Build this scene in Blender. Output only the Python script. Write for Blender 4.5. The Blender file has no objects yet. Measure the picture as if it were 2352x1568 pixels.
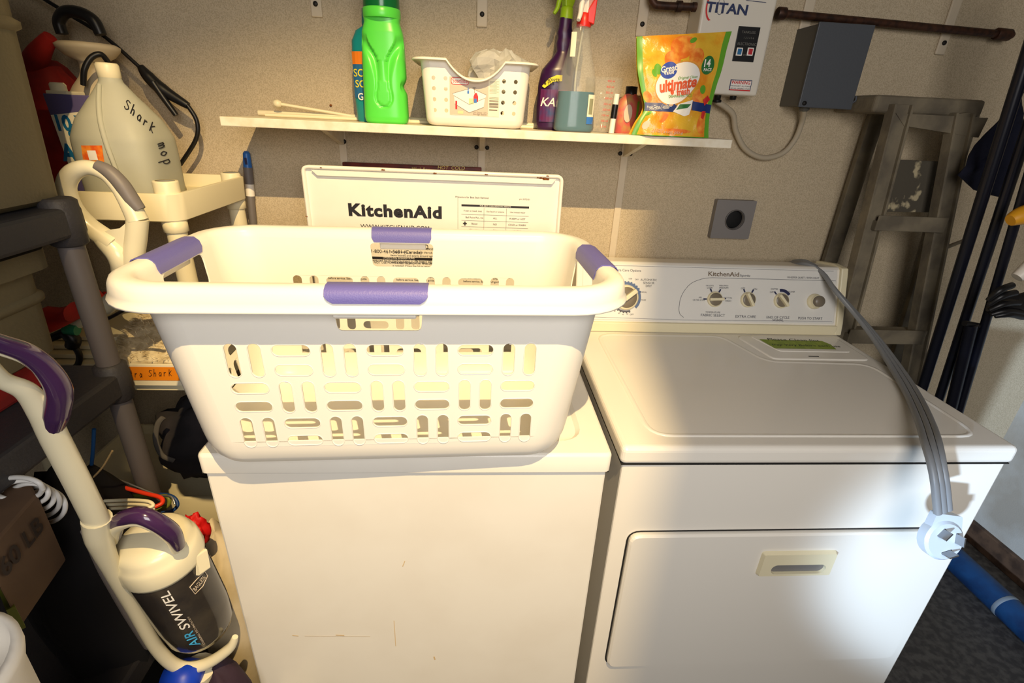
import bpy, bmesh, math, random
from mathutils import Vector, Matrix, noise
from mathutils.geometry import tessellate_polygon
random.seed(7)
C = bpy.context.scene
COL = C.collection
PI = math.pi

# ------------------------------------------------------------------ camera
CAM = Vector((-0.2533, -0.6928, 1.4221))
CR = Vector((0.99728275, -0.05944349, 0.04351529))
CU = Vector((-0.01522439, 0.4116354, 0.91122144))
CF = Vector((0.07207862, 0.90940792, -0.4096119))
FPX = 1153.49
cam = bpy.data.cameras.new('camera'); co = bpy.data.objects.new('camera', cam); COL.objects.link(co)
co.matrix_world = Matrix(((CR.x, CU.x, -CF.x, CAM.x), (CR.y, CU.y, -CF.y, CAM.y), (CR.z, CU.z, -CF.z, CAM.z), (0, 0, 0, 1)))
cam.sensor_width = 36; cam.lens = FPX / 2352 * 36; cam.clip_start = .02
C.camera = co

def at(px, py, y=None, x=None, z=None):
    """a point of the room, from a reading taken off the photograph, on a plane of known y, x or z"""
    d = CF * FPX + CR * (px - 1176) - CU * (py - 784)
    if y is not None: t = (y - CAM.y) / d.y
    elif x is not None: t = (x - CAM.x) / d.x
    else: t = (z - CAM.z) / d.z
    return CAM + d * t

# ------------------------------------------------------------------ world, lights, exposure
w = bpy.data.worlds.new('world'); C.world = w; w.use_nodes = True
w.node_tree.nodes['Background'].inputs[0].default_value = (1.0, .93, .84, 1)
w.node_tree.nodes['Background'].inputs[1].default_value = .07
C.view_settings.view_transform = 'Standard'; C.view_settings.look = 'None'
C.view_settings.gamma = 1; C.view_settings.use_curve_mapping = False
C.view_settings.exposure = 0.0

def light(name, kind, loc, target, power, color, size=.1, **k):
    l = bpy.data.lights.new(name, kind); l.energy = power; l.color = color
    if kind == 'SPOT': l.spot_size = k.get('cone', 1); l.spot_blend = k.get('blend', .5); l.shadow_soft_size = size
    elif kind == 'AREA': l.shape = 'RECTANGLE'; l.size = size; l.size_y = k.get('size_y', size)
    else: l.shadow_soft_size = size
    o = bpy.data.objects.new(name, l); COL.objects.link(o); o.location = loc
    o.rotation_euler = (Vector(target) - Vector(loc)).to_track_quat('-Z', 'Y').to_euler()
    return o
light('warm_ceiling_spot', 'SPOT', (-.10, -1.0, 2.60), (-.39, .166, 1.17), 215, (1, .72, .35), .008, cone=math.radians(92), blend=.05)
light('daylight_spot', 'SPOT', (-1.30, -1.75, 1.05), (1.06, .0, .60), 520, (.58, .76, 1.0), .05, cone=math.radians(19), blend=.5)
light('soft_fill', 'AREA', (-.05, -1.50, 1.70), (.05, 0, .9), 21, (1, .95, .91), .8, size_y=.8)  # added soft fill from behind the viewer; no doorway is modelled

# ------------------------------------------------------------------ materials
def lin(c):
    return tuple(((v / 12.92) if v <= .04045 else ((v + .055) / 1.055) ** 2.4) for v in c)
def hexc(r, g, b): return lin((r / 255, g / 255, b / 255))
MATS = {}
def mat(name, rgb, rough=.5, metal=0, spec=.5, noise_amt=0, noise_scale=20, noise_rgb=None, bump=0, bump_scale=200,
        trans=0, ior=1.45, alpha=1, detail=4, ramp=(.42, .62), sss=0, coat=0):
    if name in MATS: return MATS[name]
    m = bpy.data.materials.new(name); m.use_nodes = True; nt = m.node_tree; b = nt.nodes['Principled BSDF']
    col = hexc(*rgb) + (1,)
    b.inputs['Base Color'].default_value = col; b.inputs['Roughness'].default_value = rough
    b.inputs['Metallic'].default_value = metal; b.inputs['Specular IOR Level'].default_value = spec
    b.inputs['Transmission Weight'].default_value = trans; b.inputs['IOR'].default_value = ior
    b.inputs['Alpha'].default_value = alpha; b.inputs['Coat Weight'].default_value = coat
    if sss: b.inputs['Subsurface Weight'].default_value = sss; b.inputs['Subsurface Radius'].default_value = (.01, .01, .008)
    tc = nt.nodes.new('ShaderNodeTexCoord')
    if noise_rgb is not None:
        n = nt.nodes.new('ShaderNodeTexNoise'); n.inputs['Scale'].default_value = noise_scale; n.inputs['Detail'].default_value = detail
        nt.links.new(tc.outputs['Object'], n.inputs['Vector'])
        r = nt.nodes.new('ShaderNodeValToRGB'); r.color_ramp.elements[0].position = ramp[0]; r.color_ramp.elements[1].position = ramp[1]
        r.color_ramp.elements[0].color = col; r.color_ramp.elements[1].color = hexc(*noise_rgb) + (1,)
        nt.links.new(n.outputs['Fac'], r.inputs['Fac']); nt.links.new(r.outputs['Color'], b.inputs['Base Color'])
    if bump:
        n2 = nt.nodes.new('ShaderNodeTexNoise'); n2.inputs['Scale'].default_value = bump_scale; n2.inputs['Detail'].default_value = 5
        nt.links.new(tc.outputs['Object'], n2.inputs['Vector'])
        bp = nt.nodes.new('ShaderNodeBump'); bp.inputs['Strength'].default_value = bump; bp.inputs['Distance'].default_value = .004
        nt.links.new(n2.outputs['Fac'], bp.inputs['Height']); nt.links.new(bp.outputs['Normal'], b.inputs['Normal'])
    MATS[name] = m
    return m
M_wall = mat('wall_plaster', (202, 186, 158), .9, noise_rgb=(180, 164, 136), noise_scale=420, bump=.35, bump_scale=420)
M_strip = mat('painted_strip', (208, 194, 170), .6, bump=.2, bump_scale=90)
M_wall_r = mat('side_wall_paint', (176, 172, 164), .75, noise_rgb=(160, 152, 140), noise_scale=6, bump=.15)
M_ceil = mat('ceiling_paint', (120, 112, 100), .9, bump=.2)
M_floor = mat('floor_vinyl', (66, 64, 64), .6, noise_rgb=(92, 90, 88), noise_scale=45, bump=.3, bump_scale=60)
M_base = mat('baseboard_wood', (88, 66, 50), .6, noise_rgb=(60, 44, 34), noise_scale=20)
M_enamel = mat('white_enamel', (238, 233, 222), .28, spec=.4, coat=.2)
M_enamel_w = mat('washer_enamel', (240, 236, 226), .3, spec=.4, noise_rgb=(236, 231, 220), noise_scale=5, coat=.15)
M_cream = mat('cream_plastic', (232, 222, 188), .4)
M_panel = mat('console_panel', (228, 226, 220), .4)
M_print = mat('grey_print', (84, 84, 92), .6)
M_black = mat('black_plastic', (18, 18, 20), .4)
M_ink = mat('black_ink', (26, 24, 30), .6)
M_inkbr = mat('brown_ink', (110, 92, 70), .7)
M_blue_p = mat('steel_blue_print', (92, 112, 150), .5)
M_navy_p = mat('navy_print', (40, 44, 80), .5)
M_knob = mat('grey_knob', (122, 112, 96), .35)
M_rust = mat('rust', (140, 84, 30), .9, noise_rgb=(90, 44, 16), noise_scale=120)
M_screw = mat('dark_screw', (44, 42, 40), .5, metal=.6)
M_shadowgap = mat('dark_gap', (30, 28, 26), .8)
M_basket = mat('basket_plastic', (240, 236, 226), .32, spec=.4, sss=.08)
M_grip = mat('purple_blue_grip', (104, 100, 172), .45, bump=.15, bump_scale=500)
M_shelfw = mat('shelf_white_paint', (236, 228, 208), .45, noise_rgb=(224, 212, 186), noise_scale=30)
M_whitepl = mat('white_plastic', (238, 232, 220), .38)
M_green = mat('green_bottle', (88, 214, 72), .32, spec=.5)
M_greencap = mat('dark_green_cap', (22, 120, 62), .2, trans=.35)
M_teal = mat('teal_bottle', (24, 140, 140), .35)
M_orange = mat('orange_print', (236, 128, 30), .5)
M_yellow = mat('yellow_print', (238, 220, 60), .5)
M_white_p = mat('white_print', (240, 236, 228), .6)
M_red_p = mat('red_print', (206, 44, 44), .5)
M_blue_b = mat('bright_blue_print', (60, 120, 200), .5)
M_royal = mat('royal_blue_print', (44, 74, 170), .5)
M_taupe_p = mat('taupe_print', (206, 190, 170), .6)
M_lg_p = mat('pale_green_print', (206, 214, 160), .6)
M_purple = mat('purple_bottle', (54, 20, 64), .3)
M_lime = mat('lime_trigger', (148, 186, 30), .4)
M_clear = mat('clear_plastic', (214, 216, 208), .12, alpha=.09)
M_liquid = mat('blue_liquid', (0, 100, 124), .15, trans=.1, ior=1.33)
M_frost = mat('frosted_plastic', (214, 214, 198), .45, trans=.45, ior=1.2)
M_water = mat('jug_water', (196, 200, 186), .3, trans=.5, ior=1.33)
M_pink = mat('pink_bottle', (206, 96, 90), .4, noise_rgb=(190, 150, 90), noise_scale=40)
M_bagfilm = mat('orange_bag_film', (226, 180, 56), .25, noise_rgb=(224, 138, 34), noise_scale=18, ramp=(.42, .62), bump=.8, bump_scale=34)
M_bagorange = mat('orange_fruit_print', (226, 112, 30), .5, noise_rgb=(240, 160, 60), noise_scale=60)
M_baggreen = mat('green_bag_edge', (96, 160, 44), .35)
M_heater = mat('heater_white', (222, 216, 202), .45)
M_copper = mat('old_copper', (78, 50, 36), .5, metal=.4, noise_rgb=(50, 34, 28), noise_scale=60)
M_conduit = mat('grey_beige_conduit', (176, 164, 142), .6)
M_greybox = mat('grey_painted_metal', (76, 80, 86), .5, bump=.1)
M_greyboxs = mat('grey_box_side', (92, 90, 84), .6)
M_outlet = mat('grey_outlet_plate', (128, 124, 122), .55)
M_ladder = mat('weathered_ladder', (126, 116, 96), .8, noise_rgb=(98, 90, 76), noise_scale=12, bump=.4, bump_scale=60)
M_ladder_dk = mat('stained_tray', (84, 78, 66), .85, noise_rgb=(190, 176, 142), noise_scale=22, ramp=(.60, .66), bump=.4, bump_scale=50)
M_pole = mat('black_painted_metal', (16, 18, 30), .3)
M_navy = mat('navy_cloth', (14, 18, 40), .9, bump=.3, bump_scale=120)
M_bluepipe = mat('blue_pipe', (20, 62, 106), .5, noise_rgb=(14, 44, 82), noise_scale=14)
M_cord = mat('grey_cord', (128, 130, 132), .4)
M_plug = mat('grey_plug', (186, 196, 206), .3)
M_brass = mat('plug_blade', (150, 150, 150), .25, metal=.9)
M_tote = mat('taupe_tote', (100, 90, 66), .65, bump=.15)
M_dkgrey = mat('dark_grey_plastic', (46, 44, 46), .6, bump=.2)
M_postgrey = mat('grey_post_plastic', (86, 80, 78), .55)
M_vacw = mat('vacuum_ivory', (226, 218, 188), .3, coat=.2)
M_vacp = mat('dark_purple_gloss', (62, 36, 74), .18, coat=.5)
M_vacg = mat('vacuum_grey', (112, 106, 104), .5)
M_smoke = mat('smoked_canister', (44, 40, 38), .15, coat=.4, noise_rgb=(62, 56, 48), noise_scale=14)
M_redcl = mat('red_cloth', (176, 30, 24), .8, noise_rgb=(120, 18, 14), noise_scale=9, bump=.3, bump_scale=40)
M_brown = mat('brown_cardboard', (92, 70, 50), .85, noise_rgb=(78, 58, 42), noise_scale=8)
M_mauve = mat('dark_fabric', (58, 52, 56), .95, noise_rgb=(36, 34, 38), noise_scale=6, bump=.6, bump_scale=14)
M_blackcl = mat('black_cloth', (20, 19, 22), .95, bump=.5, bump_scale=12)
M_shag = mat('shaggy_pile', (226, 212, 178), .95, noise_rgb=(196, 178, 140), noise_scale=60, bump=.3, bump_scale=120)
M_tape = mat('orange_tape', (240, 140, 20), .55)
M_lavender = mat('lavender_label', (92, 84, 130), .5)
M_paper = mat('cream_paper', (240, 232, 206), .7)
M_lint = mat('green_tape', (128, 150, 44), .6, noise_rgb=(150, 166, 60), noise_scale=50)
M_bluecap = mat('blue_cap', (40, 104, 182), .4)
M_redhang = mat('red_hanger', (226, 60, 30), .4)
M_olive = mat('olive_plastic', (108, 116, 44), .5)
M_silver = mat('silver_wire', (170, 172, 176), .3, metal=.8)
M_sack = mat('cream_sack', (220, 206, 178), .9, bump=.6, bump_scale=14, noise_rgb=(200, 184, 150), noise_scale=8)
M_yel = mat('yellow_handle', (226, 160, 30), .5)
M_redwood = mat('dark_red_board', (104, 34, 28), .35, noise_rgb=(76, 24, 22), noise_scale=30)
M_gold = mat('gold_print', (222, 200, 110), .4)
M_film = mat('crumpled_film', (226, 224, 214), .3, trans=.35, ior=1.1, bump=.6, bump_scale=60)

# ------------------------------------------------------------------ building helpers
class MB:
    def __init__(s): s.v = []; s.f = []; s.m = []; s.sm = []
    def add(s, vs, fs, mi=0, smooth=False):
        o = len(s.v); s.v += [Vector(v) for v in vs]
        for f in fs: s.f.append(tuple(i + o for i in f)); s.m.append(mi); s.sm.append(smooth)
    def box(s, a, b, mi=0):
        (x0, y0, z0), (x1, y1, z1) = a, b
        s.add([(x0, y0, z0), (x1, y0, z0), (x1, y1, z0), (x0, y1, z0), (x0, y0, z1), (x1, y0, z1), (x1, y1, z1), (x0, y1, z1)],
              [(0, 3, 2, 1), (4, 5, 6, 7), (0, 1, 5, 4), (1, 2, 6, 5), (2, 3, 7, 6), (3, 0, 4, 7)], mi)
    def hexa(s, p, mi=0):   # p: 8 points bottom 4 ccw, top 4
        s.add(p, [(0, 3, 2, 1), (4, 5, 6, 7), (0, 1, 5, 4), (1, 2, 6, 5), (2, 3, 7, 6), (3, 0, 4, 7)], mi)
    def loft(s, rings, mi=0, cap0=True, cap1=True, smooth=True, closed=True):
        n = len(rings[0]); vs = [p for r in rings for p in r]; fs = []
        for i in range(len(rings) - 1):
            for j in range(n if closed else n - 1):
                a = i * n + j; b = i * n + (j + 1) % n
                fs.append((a, b, b + n, a + n))
        s.add(vs, fs, mi, smooth)
        if cap0: s.add(rings[0], [tuple(reversed(range(n)))], mi)
        if cap1: s.add(rings[-1], [tuple(range(n))], mi)
    def tube(s, pts, r, n=12, mi=0, spline=True, flat=None, caps=True, up=None):
        pts = [Vector(p) for p in pts]
        rs = r if isinstance(r, (list, tuple)) else [r] * len(pts)
        if spline and len(pts) > 2:
            q = []; rr = []; K = 8
            for i in range(len(pts) - 1):
                p0 = pts[max(i - 1, 0)]; p1 = pts[i]; p2 = pts[i + 1]; p3 = pts[min(i + 2, len(pts) - 1)]
                for k in range(K):
                    t = k / K
                    q.append(.5 * ((2 * p1) + (-p0 + p2) * t + (2 * p0 - 5 * p1 + 4 * p2 - p3) * t * t + (-p0 + 3 * p1 - 3 * p2 + p3) * t ** 3))
                    rr.append(rs[i] * (1 - t) + rs[i + 1] * t)
            q.append(pts[-1]); rr.append(rs[-1]); pts, rs = q, rr
        tan = []
        for i in range(len(pts)):
            a = pts[max(i - 1, 0)]; b = pts[min(i + 1, len(pts) - 1)]; tan.append((b - a).normalized())
        u = Vector(up) if up is not None else (Vector((0, 0, 1)) if abs(tan[0].z) < .9 else Vector((1, 0, 0)))
        rings = []
        for i, p in enumerate(pts):
            u = (u - tan[i] * u.dot(tan[i])).normalized(); v = tan[i].cross(u)
            fa, fb = flat if flat else (1, 1)
            rings.append([p + (u * math.cos(2 * PI * k / n) * fa + v * math.sin(2 * PI * k / n) * fb) * rs[i] for k in range(n)])
        s.loft(rings, mi, caps, caps)
    def lathe(s, prof, c=(0, 0, 0), n=32, mi=0, axis=None, caps=True):
        c = Vector(c); ax = (Vector(axis) if axis is not None else Vector((0, 0, 1))).normalized()
        u = ax.orthogonal().normalized(); v = ax.cross(u)
        rings = [[c + ax * z + (u * math.cos(2 * PI * k / n) + v * math.sin(2 * PI * k / n)) * max(r, 1e-5) for k in range(n)] for r, z in prof]
        s.loft(rings, mi, caps, caps)
    def poly(s, outer, holes=(), fn=None, mi=0):
        """flat polygon with holes in 2D, placed by fn(x, y)"""
        loops = [[Vector((p[0], p[1], 0)) for p in outer]] + [[Vector((p[0], p[1], 0)) for p in h] for h in holes]
        tri = tessellate_polygon(loops); flatp = [p for l in loops for p in l]
        out = []
        for t in tri:
            a, b, c = (flatp[i] for i in t)
            if (b - a).cross(c - a).z < 0: t = (t[0], t[2], t[1])
            out.append(tuple(t))
        s.add([fn(p.x, p.y) for p in flatp], out, mi)
    def build(s, name, m, parent=None, bevel=0, seg=2, solid=0, merge=False, smooth=None, sub=0, angle=None):
        me = bpy.data.meshes.new(name); me.from_pydata([tuple(v) for v in s.v], [], s.f)
        ms = m if isinstance(m, (list, tuple)) else [m]
        for q in ms: me.materials.append(q)
        me.polygons.foreach_set('material_index', s.m)
        me.polygons.foreach_set('use_smooth', s.sm if smooth is None else [smooth] * len(s.f))
        if merge:
            b = bmesh.new(); b.from_mesh(me); bmesh.ops.remove_doubles(b, verts=b.verts, dist=2e-5)
            if merge == 'n': bmesh.ops.recalc_face_normals(b, faces=b.faces)
            if angle:
                for f in b.faces: f.smooth = True
                for e in b.edges:
                    if len(e.link_faces) == 2 and e.calc_face_angle(0) > angle: e.smooth = False
            b.to_mesh(me); b.free()
        me.update()
        o = bpy.data.objects.new(name, me); COL.objects.link(o)
        if parent is not None:
            o.parent = parent
            if parent.type == 'EMPTY': o.matrix_parent_inverse = parent_mat(parent).inverted()
        if solid:
            d = o.modifiers.new('solid', 'SOLIDIFY'); d.thickness = abs(solid); d.offset = -1 if solid > 0 else 1
        if bevel:
            d = o.modifiers.new('bevel', 'BEVEL'); d.width = bevel; d.segments = seg; d.limit_method = 'ANGLE'; d.angle_limit = math.radians(40)
            d.harden_normals = False
        if sub:
            d = o.modifiers.new('sub', 'SUBSURF'); d.levels = sub; d.render_levels = sub
        return o
def parent_mat(e): return Matrix.Translation(e.location)
def tag(o, label, cat, group=None):
    o['label'] = label; o['category'] = cat
    if group: o['group'] = group
    return o
def thing(name, label, cat, loc, group=None):
    o = bpy.data.objects.new(name, None); COL.objects.link(o); o.location = loc; o.empty_display_size = .05
    return tag(o, label, cat, group)
def struct(o): o['kind'] = 'structure'; return o

def rr(hx, hy, r, z=0, n=6, c=(0, 0), rot=0):
    """rounded rectangle ring, ccw"""
    r = min(r, hx, hy); pts = []
    for cx, cy, a0 in ((hx - r, hy - r, 0), (-hx + r, hy - r, 90), (-hx + r, -hy + r, 180), (hx - r, -hy + r, 270)):
        for k in range(n + 1):
            a = math.radians(a0 + 90 * k / n); pts.append((cx + r * math.cos(a), cy + r * math.sin(a)))
    cr, sr = math.cos(rot), math.sin(rot)
    return [Vector((c[0] + x * cr - y * sr, c[1] + x * sr + y * cr, z)) for x, y in pts]
def ell(hx, hy, z, c=(0, 0), n=32, e=2.0):
    o = []
    for k in range(n):
        a = 2 * PI * k / n; ca, sa = math.cos(a), math.sin(a)
        o.append(Vector((c[0] + hx * math.copysign(abs(ca) ** (2 / e), ca), c[1] + hy * math.copysign(abs(sa) ** (2 / e), sa), z)))
    return o
def slot(cx, cy, w, h, n=6):
    """stadium loop, ccw, w x h"""
    r = min(w, h) / 2
    return [(p.x, p.y) for p in rr(w / 2, h / 2, r * .98, 0, n, (cx, cy))]
def circ(cx, cy, r, n=16, ry=None): return [(cx + r * math.cos(2 * PI * k / n), cy + (ry or r) * math.sin(2 * PI * k / n)) for k in range(n)]
def frame(o, xd, yd):
    """mapping of 2D x, y and height h to the room"""
    o = Vector(o); xd = Vector(xd).normalized(); yd = Vector(yd).normalized(); nn = xd.cross(yd)
    return lambda x, y, h=0: o + xd * x + yd * y + nn * h
_tc = {}
def text_mesh(s, size=1, bold=0, shear=0, space=1, align='CENTER'):
    k = (s, bold, shear, space, align)
    if k not in _tc:
        cu = bpy.data.curves.new('t', 'FONT'); cu.body = s; cu.size = 1; cu.align_x = align; cu.align_y = 'CENTER'
        cu.offset = bold; cu.shear = shear; cu.space_character = space; cu.resolution_u = 3
        o = bpy.data.objects.new('t', cu); me = bpy.data.meshes.new_from_object(o)
        _tc[k] = ([v.co.copy() for v in me.vertices], [tuple(p.vertices) for p in me.polygons])
        bpy.data.objects.remove(o); bpy.data.meshes.remove(me)
    vs, fs = _tc[k]
    return [v * size for v in vs], fs
def put_text(mb, s, x, y, size, fn, rot=0, h=.0006, mi=0, sx=1, **k):
    vs, fs = text_mesh(s, size, **k); c, n = math.cos(rot), math.sin(rot)
    mb.add([fn(x + v.x * sx * c - v.y * n, y + v.x * sx * n + v.y * c, h) for v in vs], fs, mi)
def put_rect(mb, x0, y0, x1, y1, fn, h=.0004, mi=0): mb.add([fn(x0, y0, h), fn(x1, y0, h), fn(x1, y1, h), fn(x0, y1, h)], [(0, 1, 2, 3)], mi)
def put_poly(mb, pts, fn, h=.0004, mi=0, holes=()): mb.poly(pts, holes, lambda x, y: fn(x, y, h), mi)
def put_line(mb, pts, w, fn, h=.0005, mi=0):
    """stroke of width w along 2D points"""
    for a, b in zip(pts[:-1], pts[1:]):
        dx, dy = b[0] - a[0], b[1] - a[1]; L = math.hypot(dx, dy) or 1; nx, ny = -dy / L * w / 2, dx / L * w / 2
        ex, ey = dx / L * w * .3, dy / L * w * .3
        mb.add([fn(a[0] - nx - ex, a[1] - ny - ey, h), fn(b[0] - nx + ex, b[1] - ny + ey, h), fn(b[0] + nx + ex, b[1] + ny + ey, h), fn(a[0] + nx - ex, a[1] + ny - ey, h)], [(0, 1, 2, 3)], mi)
def simple(name, m, mb, **k): return mb.build(name, m, **k)
def bx(name, m, a, b, parent=None, bevel=.002, seg=2):
    q = MB(); q.box(a, b); return q.build(name, m, parent, bevel=bevel, seg=seg)

# ================================================================== SETTING
WY = .72                                    # the back wall
XR, XL = 1.67, -1.95
struct(bx('wall_back', M_wall, (XL, WY, 0), (XR, WY + .1, 2.75), bevel=0))
struct(bx('wall_right', M_wall_r, (XR, -2.2, 0), (XR + .1, WY, 2.75), bevel=0))
struct(bx('wall_left', M_wall_r, (XL - .1, -2.2, 0), (XL, WY, 2.75), bevel=0))
struct(bx('floor', M_floor, (XL - .1, -2.6, -.05), (XR + .1, WY + .1, 0), bevel=0))
struct(bx('ceiling', M_ceil, (XL - .1, -2.2, 2.75), (XR + .1, WY + .1, 2.82), bevel=0))
struct(bx('baseboard_right', M_base, (XR - .018, -2.2, 0), (XR, WY, .085), bevel=.004))
struct(bx('baseboard_back', M_base, (XL, WY - .015, 0), (XR - .018, WY, .085), bevel=.004))
LAMP = Vector((-.10, -1.0, 2.60))
LF_ = thing('ceiling_lamp', 'unseen ceiling lamp above and behind the viewer, with added light-shaping plates', 'lamp', (-.10, -1.0, 2.60))
M_matte = mat('matte_black', (10, 10, 10), .95, spec=.05)  # black for the lamp base and the added light-cutting plates
def ldir(az, el, L):
    az, el = math.radians(az), math.radians(el); return LAMP + Vector((math.sin(az), math.cos(az), -math.tan(el))).normalized() * L
AXD = ldir(-14, 50, 1) - LAMP; AX1 = AXD.cross(Vector((0, 0, 1))).normalized(); AX2 = AX1.cross(AXD)
def onplate(az, el, dist):
    d = ldir(az, el, 1) - LAMP; p = d * (dist / d.dot(AXD)); return p.dot(AX1), p.dot(AX2)
def plate(dist, holes_, half, nm, box_=None):
    fn = lambda x, y: LAMP + AXD * dist + AX1 * x + AX2 * y
    q = MB(); q.poly(box_ or [(-half, -half), (half, -half), (half, half), (-half, half)], holes_, fn); q.build(nm, M_matte, LF_, solid=.002)
rim_ = [(10.2, e) for e in (20, 30, 40, 50, 60, 70, 78)] + [(-2, 79), (-12, 79.5), (-22, 79)] + [(-40, 78), (-39, 70), (-38, 60), (-35, 50), (-34, 40), (-34, 30), (-34, 20)] + [(-22, 20), (-12, 20), (0, 20)]
hole_ = [onplate(a_, e_, .24) for a_, e_ in rim_]
plate(.24, [hole_], .34, 'light_mask_plate')  # added plate, its aperture shaped to cut the edges of the warm light
tp_ = [onplate(a_, 31.5, .10) for a_ in (-50, -40, -30, -20, -10, 0, 10, 20)]
plate(.10, [], 0, 'light_mask_lip', [(-.14, .16)] + [(x_, y_) for x_, y_ in tp_] + [(.14, .16)])  # second added plate, close to the lamp, softens the light's upper edge
q = MB(); q.box((-.14, -1.06, 2.66), (-.06, -.98, 2.75)); q.build('lamp_base', M_matte, LF_, bevel=.004)
def screw(x, z, parent, y=.713, r=.0055):
    q = MB(); q.lathe([(r, 0), (r, .002), (r * .6, .0035), (0, .0036)], (x, y, z), 12, axis=(0, -1, 0)); return q.build('screw', M_screw, parent)
# vertical cover strips of the wall, ending just over the pipe; lower set hangs below the shelf
for i, x in enumerate((-.635, -.25, .138, .547, .921)):
    s = struct(bx('trim_%d' % (i + 1), M_strip, (x - .013, .7135, 1.612), (x + .013, WY, 2.40), bevel=.003)); screw(x, 1.638, s)
for i, (x, zb) in enumerate(((-.603, .95), (-.245, .95), (.137, .95))):
    s = struct(bx('trim_%d' % (i + 6), M_strip, (x - .010, .7150, zb), (x + .010, WY, 1.372), bevel=.003))
    if i: screw(x - .014, 1.343, s); screw(x + .014, 1.343, s)
    else: screw(x + .006, 1.343, s)
q = MB(); q.lathe([(.003, 0), (.003, .003), (0, .004)], (at(760, 242, y=WY).x, WY, at(760, 242, y=WY).z), 8, axis=(0, -1, 0))
tag(q.build('nail', M_rust), 'rusty nail head in wall above left end of shelf', 'nail')

# ================================================================== DRYER
D = thing('dryer', 'white front-loading clothes dryer with sloped control console on the right', 'dryer', (.3685, .33, 0))
bx('cabinet', M_enamel, (.006, .007, .06), (.731, .665, .876), D, .004)
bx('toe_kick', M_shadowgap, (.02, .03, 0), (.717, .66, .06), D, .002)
# top panel with rolled rim and the shallow work surface
TOPZ = .914
q = MB(); q.box((0, 0, .8775), (.737, .668, TOPZ)); q.build('top_panel', M_enamel, D, bevel=.010, seg=4)
def ridge(name, pts, r, parent, m, closed=True, z=TOPZ, fl=(.35, 1)):
    q = MB(); pp = [Vector((x, y, z)) for x, y in pts]
    if closed: pp = pp + [pp[0]]
    q.tube(pp, r, 8, spline=False, flat=fl, up=(0, 0, 1)); return q.build(name, m, parent)
def roundpoly(pts, r, n=5):
    out = []
    for i, p in enumerate(pts):
        a = Vector(pts[i - 1]); b = Vector(p); c = Vector(pts[(i + 1) % len(pts)])
        d1 = (a - b).normalized(); d2 = (c - b).normalized(); ang = math.acos(max(-1, min(1, d1.dot(d2))))
        rad = min(r, (a - b).length * .45 * math.tan(ang / 2), (c - b).length * .45 * math.tan(ang / 2)); L = rad / math.tan(ang / 2)
        p1 = b + d1 * L; p2 = b + d2 * L
        for k in range(n + 1):
            t = k / n; out.append(tuple(p1 * (1 - t) ** 2 + b * 2 * t * (1 - t) + p2 * t * t))
    return out
out = roundpoly([(.058, .034), (.694, .034), (.694, .335), (.440, .343), (.395, .490), (.058, .490)], .045)
q = MB()
N = len(out)
def inset(pts, d):
    r = []
    for i in range(len(pts)):
        a = Vector(pts[i - 1]); b = Vector(pts[i]); c = Vector(pts[(i + 1) % len(pts)])
        t = ((b - a).normalized() + (c - b).normalized()).normalized(); r.append((b.x - t.y * d, b.y + t.x * d))
    return r
o1, o2, o3 = out, inset(out, .004), inset(out, .008)
q.loft([[Vector((x, y, TOPZ - .0005)) for x, y in inset(out, -.002)], [Vector((x, y, TOPZ + .0022)) for x, y in o1], [Vector((x, y, TOPZ + .0022)) for x, y in o2], [Vector((x, y, TOPZ + .0006)) for x, y in o3]], cap0=False, cap1=False)
q.poly(o3, (), lambda x, y: Vector((x, y, TOPZ + .0006)))
q.build('work_surface', M_enamel, D)
lid = roundpoly([(.462, .352), (.712, .352), (.712, .492), (.432, .492)], .02)
q = MB(); q.loft([[Vector((x, y, TOPZ - .001)) for x, y in lid], [Vector((x, y, TOPZ + .002)) for x, y in inset(lid, .001)], [Vector((x, y, TOPZ + .0028)) for x, y in inset(lid, .004)]], cap0=False, cap1=True)
lintlid = q.build('lint_screen_lid', M_enamel, D)
l2 = roundpoly([(.500, .392), (.690, .392), (.690, .488), (.468, .488)], .012)
q = MB(); q.loft([[Vector((x, y, TOPZ + .002)) for x, y in l2], [Vector((x, y, TOPZ + .0046)) for x, y in inset(l2, .002)]], cap0=False, cap1=True)
q.build('lid_pad', M_enamel, lintlid)
q = MB(); q.box((.560, .366, TOPZ + .0025), (.586, .3685, TOPZ + .0034)); q.build('finger_notch', M_shadowgap, lintlid)
fl = frame((.5, .425, TOPZ + .0050), (1, 0, 0), (0, 1, 0))
p4 = [at(1744, 779, z=TOPZ + .005), at(1780, 800, z=TOPZ + .005), at(1921, 802, z=TOPZ + .005), at(1908, 791, z=TOPZ + .005), at(1888, 783, z=TOPZ + .005)]
q = MB(); q.poly([(p.x, p.y) for p in p4], (), lambda x, y: Vector((x, y, TOPZ + .0052)))
tp = q.build('green_tape', M_lint, lintlid); tp['label'] = 'olive green tape strip with handwriting'
q = MB(); f2 = frame((.585, .446, TOPZ + .0054), (1, -.03, 0), (.03, 1, 0))
put_text(q, 'Please Clean lint', -.012, .014, .021, f2, shear=.3, h=0); put_text(q, 'trap Very Before each use', .004, -.019, .017, f2, shear=.3, h=0)
q.build('handwriting', M_ink, tp)
# sloped console
yb, yt, zt = .512, .564, 1.0885
q = MB()
prof = [(yb - .004, TOPZ + .001), (yb, TOPZ + .03), (yt - .004, zt - .006), (yt + .004, zt), (.655, zt - .012), (.662, TOPZ + .001)]
q.loft([[Vector((x, y, z)) for y, z in prof] for x in (.004, .730)], smooth=False)
q.build('console', M_enamel, D, bevel=.004, seg=3, merge='n')
sl = Vector((0, yt - yb, zt - TOPZ - .03)).normalized()
FP = frame((0, yb, TOPZ + .03), (1, 0, 0), sl)          # console face, x across, y up
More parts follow.
